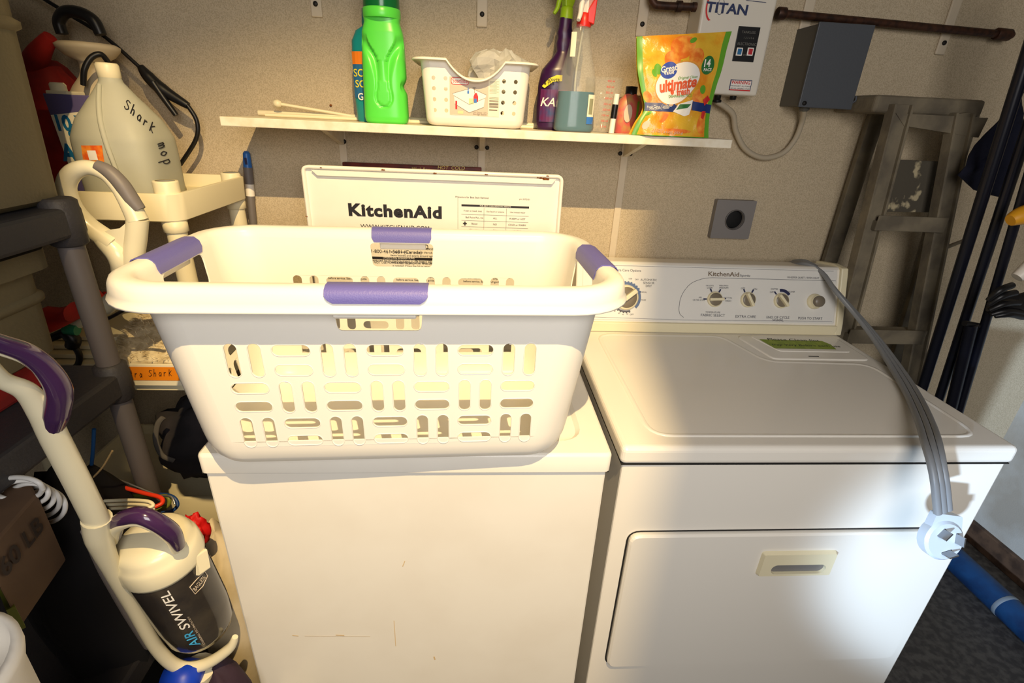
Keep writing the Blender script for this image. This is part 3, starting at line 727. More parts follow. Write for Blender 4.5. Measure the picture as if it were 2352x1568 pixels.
q = MB(); q.lathe([(.0365, .218), (.0370, .222), (.0365, .262), (.0360, .275), (.030, .279), (0, .279)], (gx, gy, SZ), 40); q.build('cap', M_greencap, G)
q = MB(); q.box((gx - .0004, gy - .0335, SZ + .012), (gx + .0004, gy - .0325, SZ + .13)); 

# teal bottle behind it
tx_, ty_ = -.496, .630
T = thing('teal_bottle', 'teal bottle with orange patch, mostly hidden behind the green bottle', 'bottle', (tx_, ty_, SZ))
q = MB(); q.loft([ell(a, b, SZ + z, (tx_, ty_), 32, 2.6) for z, a, b in ((0, .040, .024), (.004, .044, .027), (.05, .046, .028), (.13, .046, .028), (.165, .044, .026), (.185, .034, .022), (.195, .018, .016))])
q.build('bottle_body', M_teal, T)
q = MB(); q.lathe([(.019, .193), (.020, .20), (.018, .228), (0, .23)], (tx_, ty_, SZ), 24); q.build('cap', M_teal, T)
def ellw(cx, cy, a, b, e, zc=0):
    """wraps 2D label coordinates on the front of a superellipse bottle"""
    def f(x, y, h=0):
        t = max(-.98, min(.98, x / a)); yy = b * (1 - abs(t) ** e) ** (1 / e)
        return Vector((cx + x, cy - yy - h - .0004, zc + y))
    return f
ft = ellw(tx_, ty_, .0475, .0292, 2.6, SZ)
q = MB(); 
def grid(mb, x0, y0, x1, y1, fn, h=.0004, mi=0, n=8):
    vs = []
    for j in range(2):
        for i in range(n + 1): vs.append(fn(x0 + (x1 - x0) * i / n, (y0, y1)[j], h))
    mb.add(vs, [(i, i + 1, i + n + 2, i + n + 1) for i in range(n)], mi)
grid(q, -.043, .118, .02, .143, ft, .0006); q.build('orange_label', M_orange, T)
q = MB(); grid(q, -.043, .050, .02, .118, ft, .0003); q.build('blue_label', mat('blue_green_label', (40, 104, 150), .5), T)
q = MB(); put_text(q, 'SO', -.028, .100, .022, ft, h=.0010, bold=.01); put_text(q, 'SO', -.026, .078, .021, ft, h=.0010, bold=.01); q.build('yellow_lettering', M_yellow, T)
q = MB(); put_text(q, 'G', -.028, .052, .02, ft, h=.0010, bold=.02); q.build('white_lettering', M_white_p, T)

# cream plastic rods lying along the back of the shelf
def rod(name, a, b, r, label, ball=0, dz=0):
    q = MB(); q.tube([a, b], r, 10, spline=False)
    if ball: q.lathe([(0, -.010), (.007, -.008), (.009, 0), (.007, .008), (0, .010)], a, 16, axis=Vector(b) - Vector(a))
    return tag(q.build(name, M_cream), label, 'rod')
rod('plastic_rod', (-.735, .668, SZ + .030), (-.535, .690, SZ + .006), .0036, 'thin cream plastic rod with knobbed tip lying on shelf at left', 1)
rod('plastic_rod.001', (-.790, .688, SZ + .0075), (-.10, .688, SZ + .0075), .0065, 'long cream plastic rod lying along back of shelf behind bottles')
rod('plastic_rod.002', (-.760, .650, SZ + .0045), (-.12, .650, SZ + .0045), .004, 'slimmer cream rod lying in front of the long rod on shelf')

# small white storage basket
sx_, sy_ = -.262, .600
SB = thing('storage_basket', 'small white perforated plastic basket with paper label, in middle of shelf', 'basket', (sx_, sy_, SZ))
q = MB(); SHX = lambda z: .1075 + (z - .01) * .085; SHY = lambda z: .082 + (z - .01) * .06
H_ = .128; SR = .020; n = 6; ZS = [.018, .06, .10, .124]
def sw(x, y, z): return Vector((sx_ + x, sy_ + y, SZ + z))
def sring(dx, z, r=SR): return [sw(p.x, p.y, z) for p in rr(SHX(z) + dx, SHY(z) + dx, r, 0, n)]
q.loft([sring(-.03, .001, .015), sring(-.012, .001, .015), sring(-.005, .004, .018), sring(-.001, .010), sring(0, .018)], cap1=False)
for c in range(4):
    q.loft([[sw(p.x, p.y, z) for p in rr(SHX(z), SHY(z), SR, 0, n)[c * (n + 1):(c + 1) * (n + 1)]] for z in ZS], cap0=False, cap1=False, closed=False)
dipw, dipd = .062, .037
for side in range(4):
    hf = (lambda z: SHX(z) - SR) if side in (0, 2) else (lambda z: SHY(z) - SR)
    if side == 0: fn = lambda x, z, h=0: sw(x, -(SHY(z) + h), z)
    elif side == 2: fn = lambda x, z, h=0: sw(-x, SHY(z) + h, z)
    elif side == 1: fn = lambda x, z, h=0: sw(SHX(z) + h, x, z)
    else: fn = lambda x, z, h=0: sw(-(SHX(z) + h), -x, z)
    t_ = []
    if side in (0, 2):
        for k in range(17):
            u = 1 - k / 8; t_.append((dipw * u, .124 - dipd * (1 - abs(u) ** 2.2)))
    outer = [(-hf(ZS[0]), ZS[0]), (hf(ZS[0]), ZS[0])] + [(hf(z), z) for z in ZS[1:]] + t_ + [(-hf(z), z) for z in reversed(ZS[1:])]
    holes = []
    if side in (0, 2):
        for zc in (.032, .053, .074, .094):
            for xc in (-.088, -.063, -.038, -.013, .013, .038, .060, .085):
                if zc > .08 and abs(xc) < .05: continue
                holes.append(circ(xc * (1 + (zc - .06) * .3), zc, .0042, 12))
    q.poly(outer, holes, fn)
# flared rim following the dip
for side, sg in ((0, -1), (2, 1)):
    pass
def rimline(side):
    P = []
    if side in (0, 2):
        sg = -1 if side == 0 else 1
        xs = [-(SHX(.124) - SR)] + [-dipw + 2 * dipw * k / 16 for k in range(17)] + [SHX(.124) - SR]
        for x in xs:
            z = .124 if abs(x) >= dipw else .124 - dipd * (1 - abs(x / dipw) ** 2.2)
            P.append((x * (-sg), z))
    return P
def rimring(d, dz):
    R_ = []
    base = rr(SHX(.124) + d, SHY(.124) + d, SR + d, 0, n)
    # order: right-top corner, left-top corner, left-bottom, right-bottom
    for c in range(4):
        R_ += [sw(p.x, p.y, .124 + dz) for p in base[c * (n + 1):(c + 1) * (n + 1)]]
        if c in (0, 2):
            sg = 1 if c == 0 else -1
            for k in range(17):
                u = 1 - k / 8; x = sg * dipw * u; z = .124 - dipd * (1 - abs(u) ** 2.2); R_.append(sw(x, sg * (SHY(z) + d), z + dz))
    return R_
q.loft([rimring(0, 0), rimring(.004, .004), rimring(.014, .0055), rimring(.016, .004), rimring(.0165, .002)], cap0=False, cap1=False)
q.build('body', M_whitepl, SB, merge=True, solid=.0016)
def fs(x, z, h=0): return sw(x, -(SHY(z) + .0002 + h), z)
lx0, lx1, lz0, lz1 = -.055, .052, .024, .098
mid = .028
q = MB(); put_rect(q, lx0, lz0, lx1, lz1, fs, .0006); lab = q.build('label', M_paper, SB)
q = MB(); put_rect(q, lx0, lz0 + .001, mid, lz1, fs, .0010); q.build('label_picture_ground', M_taupe_p, lab)
q = MB(); put_poly(q, roundpoly([(-.052, .083), (-.014, .083), (-.014, .097), (-.052, .097)], .006), fs, .0014); q.build('label_badge', M_red_p, lab)
q = MB(); put_poly(q, roundpoly([(-.0508, .0842), (-.0152, .0842), (-.0152, .0958), (-.0508, .0958)], .005), fs, .0017)
put_poly(q, [(-.049, .066), (-.012, .077), (-.006, .077), (.024, .066), (.021, .060), (.018, .042), (-.013, .030), (-.044, .046), (-.046, .062)], fs, .0014)
q.build('label_white_areas', M_white_p, lab)
q = MB(); put_text(q, 'Sterilite', -.033, .090, .0105, fs, h=.0020, bold=.01)
put_poly(q, [(-.004, .052), (.006, .052), (.006, .062), (.003, .069), (-.001, .069), (-.004, .062)], fs, .0018)
put_rect(q, -.043, .036, -.039, .052, fs, .0018)
q.build('label_red_print', M_red_p, lab)['kind'] = 'stuff'
q = MB(); put_rect(q, -.0175, .067, -.0135, .072, fs, .0018); put_rect(q, -.0165, .072, -.0145, .078, fs, .0018); put_rect(q, -.003, .050, .003, .058, fs, .0021); q.build('label_blue_print', M_blue_b, lab)
q = MB(); put_rect(q, -.014, .047, -.003, .058, fs, .0016); put_rect(q, -.038, .027, -.026, .033, fs, .0016); q.build('label_green_print', M_lg_p, lab)
q = MB()
for a, b in (((-.049, .066), (-.012, .077)), ((-.006, .077), (.024, .066)), ((-.046, .062), (-.013, .046)), ((-.013, .046), (.021, .060)), ((-.044, .046), (-.013, .030)), ((-.013, .030), (.018, .042))): put_line(q, [a, b], .0006, fs, .0019)
put_line(q, [(-.002, .069), (-.002, .078), (-.006, .079), (.001, .079)], .0010, fs, .0019)
for k, z in enumerate((.062, .060, .0565, .054, .051, .0495, .0475, .046, .044)): put_rect(q, .0300, z - .0006 * (1 + k % 3), .050, z, fs, .0010)
put_rect(q, .0300, .036, .048, .0385, fs, .0010)
for k in range(10): put_rect(q, .0300, .070 + .0025 * k, .046 + .004 * (k % 2), .0705 + .0025 * k, fs, .0010)
put_text(q, '6.0 Quart / 5.7 L', .012, .031, .0045, fs, h=.0014); put_text(q, 'Storage Basket', .010, .0275, .0050, fs, h=.0014)
q.build('label_dark_print', mat('warm_grey_print', (128, 118, 104), .6), lab)
# crumpled clear film in it
q = MB(); rings = []
cz = SZ + .118
for i in range(10):
    t = i / 9; rad = .052 * math.sin(PI * (.12 + .88 * (1 - t)) ** .9) + .003
    ring = []
    for k in range(28):
        a = 2 * PI * k / 28; nz = noise.noise(Vector((math.cos(a) * 2.2, math.sin(a) * 2.2, t * 3))); r = max(.002, rad * (1 + .55 * nz))
        ring.append(Vector((sx_ + .052 + r * 1.15 * math.cos(a), sy_ + .03 + r * .8 * math.sin(a), cz - .045 + .088 * t + .012 * noise.noise(Vector((a * 2, t * 4, 1))))))
    rings.append(ring)
q.loft(rings, cap0=False); tag(q.build('plastic_bag', M_film, smooth=False), 'crumpled clear plastic bag poking out of the small white basket', 'plastic bag')

# ---- spray bottles
px0, py0 = -.068, .640
P_ = thing('purple_spray_bottle', 'dark purple spray bottle with lime trigger behind the clear spray bottle', 'spray bottle', (px0, py0, SZ))
q = MB(); prof = [(0, .040, .026), (.004, .046, .030), (.05, .048, .031), (.10, .046, .030), (.13, .040, .027), (.152, .026, .020), (.168, .0165, .015), (.185, .0190, .0155), (.195, .0160, .0145), (.205, .0188, .015), (.216, .0155, .014), (.235, .014, .0135)]
rings = []
for i in range(61):
    z = .235 * i / 60; a, b = interp(prof, z); cxx = px0 + (.008 * sm((z - .12) / .05)); rings.append(ell(a, b, SZ + z, (cxx, py0), 36, 2.5))
q.loft(rings); q.build('bottle_body', M_purple, P_)
fpb = ellw(px0, py0, .0495, .0322, 2.5, SZ)
q = MB()
vs = [(-.040, .094), (-.026, .110), (-.008, .118), (.005, .118), (.005, .106), (-.015, .104), (-.034, .090)]
put_poly(q, list(reversed(vs)), fpb, .0008); q.build('yellow_label', M_yellow, P_)
q = MB(); grid(q, -.042, .018, .02, .088, fpb, .0004); q.build('violet_label', mat('violet_print', (96, 34, 84), .4, noise_rgb=(40, 60, 110), noise_scale=30), P_)
q = MB(); put_text(q, 'KAB', -.018, .060, .026, fpb, h=.0014, shear=.25, bold=.01); q.build('white_lettering', M_white_p, P_)
q = MB(); put_text(q, 'SHOWER', -.018, .107, .0085, fpb, h=.0014, bold=.01); put_text(q, '& TUB', -.024, .100, .0085, fpb, h=.0014, bold=.01); q.build('dark_lettering', M_ink, P_)
def trigger(parent, x, y, z, m1, m2, s=1.0, turn=0, nozzle_m=None):
    c, n_ = math.cos(turn), math.sin(turn)
    def W(u, v, w_): return Vector((x + s * (u * c - v * n_), y + s * (u * n_ + v * c), z + s * w_))
    q = MB(); q.lathe([(.0150 * s, 0), (.0155 * s, .003 * s), (.0150 * s, .022 * s), (.011 * s, .026 * s), (0, .026 * s)], (x, y, z), 24); q.build('trigger_collar', m2, parent)
    q = MB(); side = [(-.030, .048), (-.030, .066), (-.010, .074), (.022, .074), (.028, .060), (.018, .046), (.010, .024), (-.010, .024), (-.012, .046)]
    q.loft([[W(u, -.011, w_) for u, w_ in reversed(side)], [W(u, .011, w_) for u, w_ in reversed(side)]], smooth=False); q.build('spray_head', m1, parent, bevel=.002, merge='n')
    q = MB(); q.tube([W(-.016, 0, .050), W(-.022, 0, .036), W(-.026, 0, .020), W(-.034, 0, .008)], [.0055 * s, .0058 * s, .005 * s, .004 * s], 10); q.build('lever', nozzle_m or m1, parent)
    q = MB(); q.lathe([(.009 * s, 0), (.009 * s, .010 * s), (.005 * s, .012 * s)], W(-.029, 0, .057), 16, axis=W(-.04, 0, .057) - W(-.029, 0, .057)); q.build('nozzle', nozzle_m or m1, parent)
trigger(P_, px0 + .009, py0, SZ + .233, M_lime, M_lime, .95, math.radians(20))
q = MB()
cxb, cyb = -.036, .560
Cb = thing('clear_spray_bottle', 'clear spray bottle part filled with blue liquid, white and red trigger', 'spray bottle', (cxb, cyb, SZ))
prof = [(0, .040, .028), (.003, .045, .032), (.010, .0465, .033), (.055, .0435, .031), (.10, .0415, .030), (.125, .038, .028), (.150, .030, .024), (.175, .0235, .020), (.195, .0205, .018), (.205, .0175, .016), (.212, .0150, .0145)]
def bot(prof, z0, z1, c, dr=0, e=2.6, n=40, N=36):
    rs = []
    for i in range(n + 1):
        z = z0 + (z1 - z0) * i / n; a, b = interp(prof, z); rs.append(ell(a - dr, b - dr, SZ + z, c, N, e))
    return rs
tilt = lambda rings: rings
q.loft(bot(prof, 0, .212, (cxb, cyb)), cap0=True, cap1=False); q.build('bottle_body', M_clear, Cb, solid=.0008)
q = MB(); q.loft(bot(prof, .002, .083, (cxb, cyb), .0022)); q.build('liquid', M_liquid, Cb)
q = MB(); q.tube([(cxb + .004, cyb, SZ + .21), (cxb - .004, cyb, SZ + .10), (cxb + .006, cyb, SZ + .006)], .0025, 8); q.build('dip_tube', M_frost, Cb)
fc = ellw(cxb, cyb, .0445, .0320, 2.6, SZ)
q = MB(); grid(q, .0235, .030, .040, .078, fc, .0006); lb_ = q.build('side_label', M_paper, Cb)
q = MB(); grid(q, .0270, .038, .036, .070, fc, .0009); q.build('label_text_block', mat('olive_grey_print', (150, 150, 120), .6), lb_)
q = MB(); grid(q, .0235, .018, .040, .033, fc, .0008); q.build('blue_label_end', M_blue_b, lb_)
q = MB(); grid(q, -.0235, .150, -.013, .196, ellw(cxb, cyb, .0300, .0225, 2.6, SZ), .0008); q.build('neck_label', M_paper, Cb)
trigger(Cb, cxb + .004, cyb, SZ + .208, M_whitepl, mat('red_plastic', (214, 40, 30), .35), 1.02, math.radians(60), M_whitepl)
q = MB(); q.hexa([(cxb + .009, cyb - .014, SZ + .216), (cxb + .024, cyb - .014, SZ + .212), (cxb + .024, cyb + .010, SZ + .212), (cxb + .009, cyb + .010, SZ + .216), (cxb + .008, cyb - .014, SZ + .238), (cxb + .027, cyb - .014, SZ + .268), (cxb + .027, cyb + .010, SZ + .268), (cxb + .008, cyb + .010, SZ + .238)])
q.build('red_shroud', MATS['red_plastic'], Cb, bevel=.002)

# clear measuring jug, small tube and pink bottle
jx, jy = .040, .625
J = thing('measuring_jug', 'clear plastic measuring jug with faint red scale beside the clear spray bottle', 'jug', (jx, jy, SZ))
q = MB(); q.loft([ell(a, a * .9, SZ + z, (jx, jy), 32, 2.6) for z, a in ((0, .036), (.003, .039), (.06, .041), (.118, .043))], cap1=False); q.build('cup', M_clear, J, solid=.0008)
q = MB(); fj = ellw(jx, jy, .0425, .038, 2.6, SZ)
for k in range(9): put_text(q, str((9 - k) * 50) + ' ml', .008 - .001 * k, .110 - .012 * k, .0065, fj, h=.001)
q.build('scale_marks', M_red_p, J)
tb0, tb1 = at(1404, 302, y=.575), at(1417, 216, y=.575); tb0.z = SZ + .0005
q = MB(); dv = tb1 - tb0; q.tube([tb0, tb0 + dv], .0065, 16, spline=False); tt_ = thing('small_tube', 'thin white tube with black band standing beside the pink bottle', 'tube', tuple(tb0)); q.build('tube_body', M_whitepl, tt_)
q = MB(); q.tube([tb0 + dv * .38, tb0 + dv * .74], .0070, 16, spline=False); q.build('black_band', M_black, tt_)
pkx, pky = .112, .640
PK = thing('pink_bottle', 'pink and green bottle partly hidden behind the orange pouch', 'bottle', (pkx, pky, SZ))
q = MB(); q.loft([ell(a, b, SZ + z, (pkx, pky), 28, 2.8) for z, a, b in ((0, .030, .02), (.003, .034, .023), (.05, .034, .023), (.070, .030, .021), (.082, .020, .016), (.088, .013, .013))]); q.build('bottle_body', M_pink, PK)
q = MB(); q.lathe([(.014, .086), (.014, .104), (0, .105)], (pkx, pky, SZ), 20); q.build('cap', M_black, PK)
fk = ellw(pkx, pky, .0352, .0242, 2.8, SZ)
q = MB(); put_poly(q, circ(-.008, .045, .010, 16, .020), fk, .0006); q.build('label', M_taupe_p, PK)
q = MB(); grid(q, .012, .004, .017, .072, fk, .0006); q.build('green_stripe', M_baggreen, PK)

# ---- orange pouch of dishwasher tablets
BG = thing('dishwasher_tablet_pouch', 'orange and yellow stand-up pouch with green edges at right end of shelf', 'pouch', (.18, .545, SZ))
# outline: left and right edge for height 0..1
zs_ = [0, .10, .25, .42, .58, .80, 1.0]
pl_ = [(1450, 309), (1462, 283), (1480, 249), (1472, 205), (1465, 165), (1463, 120), (1462, 84)]
pr_ = [(1627, 318), (1628, 285), (1633, 247), (1645, 200), (1658, 160), (1670, 110), (1681, 72)]
yy_ = [.505, .506, .512, .519, .524, .536, .545]
def pouch_mid(v):
    f = max(0, min(.9999, v)) * (len(zs_) - 1)
    # v is parametric over the control rows, smoothed
    i = int(f); t = f - i
    def cr(a):
        p = [a[max(0, min(len(a) - 1, i + k))] for k in (-1, 0, 1, 2)]
        return .5 * ((2 * p[1]) + (-p[0] + p[2]) * t + (2 * p[0] - 5 * p[1] + 4 * p[2] - p[3]) * t * t + (-p[0] + 3 * p[1] - 3 * p[2] + p[3]) * t ** 3)
    return cr
LP = [at(*p, y=y_) for p, y_ in zip(pl_, yy_)]; RP = [at(*p, y=y_) for p, y_ in zip(pr_, yy_)]
for P in (LP, RP):
    P[0].z = SZ + .001
def pouch(u, v, h=0, back=False):
    cr = pouch_mid(v); l = Vector([cr([p[i] for p in LP]) for i in range(3)]); r = Vector([cr([p[i] for p in RP]) for i in range(3)])
    p = l.lerp(r, u); thick = .045 * (1 - v) ** .8 + .002
    bulge = thick * (1 - (2 * u - 1) ** 4)
    wr = .0022 * noise.noise(Vector((u * 5, v * 9, 0))) + .0012 * noise.noise(Vector((u * 14, v * 6, 4))) + .003 * noise.noise(Vector((u * 3 + v * 3, v * 2, 7)))
    edge = sm(min(u, 1 - u) * 8)
    if back: return p + Vector((0, .004 + bulge * .6 * edge + .018 * (1 - v) + .0, 0))
    return p + Vector((0, -bulge * .25 * edge + wr * edge - h + .018 * (1 - v) * .0, 0))
q = MB(); NU, NV = 48, 60
def surf(back):
    vs = []; fs = []
    for j in range(NV + 1):
        for i in range(NU + 1): vs.append(pouch(i / NU, j / NV, 0, back))
    for j in range(NV):
        for i in range(NU):
            a = j * (NU + 1) + i; f = (a, a + 1, a + NU + 2, a + NU + 1); fs.append(f if not back else tuple(reversed(f)))
    return vs, fs
vs, fs_f = surf(False)
# green border strips use the second material
fm = []
q.add(vs, fs_f, 0, True)
for idx in range(len(q.m)):
    i = idx % NU; j = idx // NU
    if i < 3 or i >= NU - 3 or j < 1: q.m[idx] = 1
q.add(*surf(True), 0, True)
q.build('film', [M_bagfilm, M_baggreen], BG, merge=True)
def bagpx(px, py):
    """u, v on the pouch front for a reading off the photo"""
    best = None
    for j in range(0, 61):
        for i in range(0, 49):
            p = pouch(i / 48, j / 60); d = p - CAM; z = d.dot(CF); x = 1176 + FPX * d.dot(CR) / z; y = 784 - FPX * d.dot(CU) / z
            e = (x - px) ** 2 + (y - py) ** 2
            if best is None or e < best[0]: best = (e, i / 48, j / 60)
    return best[1], best[2]
BW_, BH_ = .19, .205
def fb(x, y, h=0):  # metres from pouch centre-left-bottom
    return pouch(max(.005, min(.995, x / BW_)), max(.005, min(.995, y / BH_)), h)
def bxy(px, py): u, v = bagpx(px, py); return u * BW_, v * BH_
def blob(pxs, py, rx, ry, m, name, h, rot=0, n=28):
    cx, cy = bxy(pxs, py); c, s = math.cos(rot), math.sin(rot); q = MB()
    # concentric grid so it follows the wrinkles
    rings = [[fb(cx + f * (rx * math.cos(2 * PI * k / n) * c - ry * math.sin(2 * PI * k / n) * s), cy + f * (rx * math.cos(2 * PI * k / n) * s + ry * math.sin(2 * PI * k / n) * c), h) for k in range(n)] for f in (1, .8, .6, .4, .2, .02)]
    q.loft(rings, cap0=False, cap1=True); return q.build(name, m, BG)
for (a, b, r1, r2) in ((1570, 108, .026, .022), (1545, 135, .018, .014), (1600, 130, .016, .016), (1488, 222, .011, .010), (1602, 224, .014, .014), (1525, 265, .012, .018), (1612, 285, .012, .022), (1540, 300, .05, .006)): blob(a, b, r1, r2, M_bagorange, 'fruit_print', .0004)
for (a, b, r1, r2) in ((1594, 93, .007, .005), (1613, 203, .007, .008), (1502, 168, .005, .008), (1512, 160, .008, .010), (1490, 262, .008, .004), (1565, 150, .006, .006)): blob(a, b, r1, r2, M_baggreen, 'leaf_print', .0006, .5)
for args in ((1553, 190, .057, .0365), ): blob(*args, mat('orange_outline', (214, 150, 60), .5), 'oval_outline', .0009, .38, 40); blob(args[0], args[1], .0548, .0343, M_white_p, 'white_oval', .0012, .38, 40)
blob(1535, 162, .0190, .0150, M_royal, 'blue_oval', .0016, .25); blob(1624, 152, .0140, .0155, mat('dark_green_print', (40, 110, 50), .5), 'green_badge', .0010)
blob(1483, 287, .0085, .0110, M_taupe_p, 'grey_seal', .0010)
def band(p0, p1, w_, m, name, h, k=14):
    a = Vector(bxy(*p0)); b = Vector(bxy(*p1)); q = MB(); rings = []
    for i in range(k + 1):
        p = a.lerp(b, i / k); rings.append([fb(p.x, p.y - w_ / 2, h), fb(p.x, p.y, h), fb(p.x, p.y + w_ / 2, h)])
    q.loft(rings, cap0=False, cap1=False, closed=False); return q.build(name, m, BG)
band((1478, 246), (1553, 246), .0160, M_royal if 0 else mat('navy_band', (30, 50, 110), .4), 'navy_band', .0008)
band((1590, 244), (1636, 252), .0160, MATS['navy_band'], 'navy_band', .0008)
def bpoly(pxs, m, name, h):
    pp = [bxy(*p) for p in pxs]; q = MB(); a = sum((p[0] for p in pp)) / len(pp); b = sum((p[1] for p in pp)) / len(pp)
    dense = []
    for i in range(len(pp)):
        p, r = pp[i], pp[(i + 1) % len(pp)]
        for k in range(6): dense.append((p[0] + (r[0] - p[0]) * k / 6, p[1] + (r[1] - p[1]) * k / 6))
    q.loft([[fb(a + (x - a) * f, b + (y - b) * f, h) for x, y in dense] for f in (1, .75, .5, .25, .02)], cap0=False); return q.build(name, m, BG)
bpoly([(1559, 238), (1592, 228), (1583, 262), (1572, 268), (1546, 255)], M_white_p, 'white_tablet_print', .0014)
bpoly([(1562, 240), (1586, 238), (1580, 248), (1552, 253)], MATS['dark_green_print'], 'tablet_leaf', .0018)
bpoly([(1615, 228), (1626, 218), (1630, 230), (1618, 242)], M_red_p, 'red_tablet_print', .0016)
bpoly([(1612, 256), (1619, 254), (1616, 276), (1610, 272)], M_red_p, 'red_tablet_print', .0012)
def btext(s, px, py, size, m, rot=0, h=.0026, name='lettering', **k):
    x, y = bxy(px, py); q = MB(); put_text(q, s, x, y, size, fb, rot, h=h, **k); return q.build(name, m, BG)
btext('Great', 1536, 158, .0150, M_white_p, .12, bold=.02); btext('Value', 1537, 169, .0105, M_white_p, .12, bold=.02)
btext('ultimate', 1553, 196, .0300, mat('orange_red_print', (222, 86, 40), .5), .10, shear=.2, bold=.035, sx=.93); btext('fresh', 1569, 212, .0165, MATS['orange_red_print'], .06, bold=.03)
btext('Original Clean', 1578, 178, .0078, M_baggreen, .05, shear=.3); btext('DISHWASHER PACS', 1560, 221, .0070, M_baggreen, .02)
blob(1543, 213, .0045, .0045, MATS['orange_red_print'], 'orange_mark', .0018)
btext('14', 1624, 147, .0165, M_white_p, 0, bold=.03); btext('PACS', 1624, 160, .0075, M_white_p, 0, bold=.02)
btext('Fresh Citrus  Combined', 1516, 243, .0068, M_white_p, .03); btext('Mint Scent | Power', 1516, 250, .0068, M_white_p, .03)
btext('14 Count', 1511, 296, .0075, M_taupe_p, -.02); btext('NET WT 8.9 OZ (252 g)', 1530, 305, .0080, M_taupe_p, -.02)

# ================================================================== WALL FIXTURES
HT = thing('water_heater', 'white tankless electric water heater mounted on wall above shelf end', 'water heater', (.335, .72, 1.6))
hy_ = .640; hx0, hx1 = at(1609, 40, y=hy_).x, at(1765, 100, y=hy_).x
hz0 = at(1735, 221, y=hy_).z
q = MB(); q.box((hx0, hy_, hz0), (hx1, WY, 1.79)); q.build('casing', M_heater, HT, bevel=.006, seg=3)
FH = frame((0, hy_ - .0005, 0), (1, 0, 0), (0, 0, 1))
def hf_(px, py): p = at(px, py, y=hy_); return p.x, p.z
q = MB(); a0, b0 = hf_(1697, 60); a1, b1 = hf_(1747, 60); a2, b2 = hf_(1728, 143); a3, b3 = hf_(1681, 140)
q.box((min(a0, a3), hy_ - .002, b2), (max(a1, a2), hy_ + .001, b0)); cp = q.build('control_panel', M_black, HT, bevel=.0008)
cxm = (min(a0, a3) + max(a1, a2)) / 2
for px, m, nm in ((1697, mat('blue_button', (40, 110, 160), .4), 'blue_button'), (1722, mat('red_button', (190, 40, 50), .4), 'red_button')):
    x, z = hf_(px, 119); q = MB(); q.box((x - .0075, hy_ - .0035, z - .0085), (x + .0075, hy_ - .0015, z + .0085)); f_ = q.build('button_frame', M_white_p, cp, bevel=.001)
    q = MB(); q.box((x - .0050, hy_ - .0048, z - .0060), (x + .0050, hy_ - .0030, z + .0060)); q.build(nm, m, HT, bevel=.001)
q = MB(); FH2 = lambda x, z, h=0: FH(x, z, .0026 + h)
x, z = hf_(1718, 75); put_text(q, 'TANKLESS', x, z, .0072, FH2); x, z = hf_(1718, 88); put_text(q, '1 2 3 4 5 6', x, z, .0058, FH2); x, z = hf_(1714, 102); put_text(q, 'ELECTRONIC', x, z, .0078, FH2); x, z = hf_(1708, 127); put_text(q, 'TEMP', x, z, .005, FH2)
q.build('panel_lettering', mat('dim_print', (120, 118, 112), .6), cp)
q = MB(); x, z = hf_(1670, 21); put_text(q, 'TITAN', x, z, .0275, FH, bold=.03, sx=1.25, rot=-.02); q.build('lettering', mat('dark_blue_print', (40, 52, 92), .5), HT)
q = MB(); x, z = hf_(1637, 14)
arcp = [(x + .016 * math.cos(math.radians(t)), z + .030 * math.sin(math.radians(t))) for t in range(110, 262, 8)]
arcq = [(x + .003 + .0155 * math.cos(math.radians(t)), z + .0275 * math.sin(math.radians(t))) for t in range(262, 108, -8)]
put_poly(q, arcp + arcq, FH, .0004); q.build('red_swoosh', M_red_p, HT)
q = MB(); x, z = hf_(1655, 15)
for rx_, ry_ in ((.0075, .016),): put_line(q, [(x + rx_ * math.cos(t * PI / 10), z + ry_ * math.sin(t * PI / 10)) for t in range(21)], .0009, FH, .0009)
put_line(q, [hf_(1714, 1), hf_(1759, 6)], .0012, FH)
q.build('emblem_line', MATS['dark_blue_print'], HT)
x0_, z0_ = hf_(1674, 204); x1_, z1_ = hf_(1727, 188)
q = MB(); put_rect(q, x0_, z0_ - .003, x1_, z1_ + .003, FH, .0005); q.build('warning_border', MATS['dark_blue_print'], HT)
q = MB(); put_rect(q, x0_ + .0015, z0_ - .003, x1_ - .001, z0_, FH, .0008); q.build('warning_red_edge', M_red_p, HT)
q = MB(); put_rect(q, x0_ + .0018, z0_ - .0005, x1_ - .0018, z1_ + .0012, FH, .0010); q.build('warning_label', M_white_p, HT)
q = MB(); x, z = hf_(1701, 190); put_text(q, 'WARNING', x, z, .0098, FH, h=.0016, bold=.02); q.build('warning_lettering', M_red_p, HT)
q = MB(); x, z = hf_(1700, 198); put_text(q, 'DISCONNECT ALL POWER', x, z, .0042, FH, h=.0016); put_text(q, 'BEFORE OPENING COVER', x, z - .0055, .0042, FH, h=.0016); q.build('warning_small_print', M_ink, HT)
q = MB(); q.lathe([(.008, 0), (.008, -.010), (.011, -.011), (.011, -.016), (.006, -.017)], (.345, .68, hz0), 16); q.build('cable_gland', M_black, HT)
q = MB(); q.lathe([(.008, 0), (.008, -.008), (.006, -.009)], (.385, .68, hz0), 16); q.build('drain_fitting', M_black, HT)

# conduit loop between heater and disconnect box
cpts = [(.345, .68, hz0 - .014), at(1682, 260, y=.69), at(1690, 300, y=.70), at(1712, 342, y=.703), at(1752, 362, y=.703), at(1797, 352, y=.703), at(1826, 320, y=.70), at(1842, 280, y=.69), at(1847, 252, y=.665)]
q = MB(); q.tube(cpts, .0070, 12); tag(q.build('electric_conduit', M_conduit), 'beige flexible conduit looping from water heater to grey box', 'conduit')
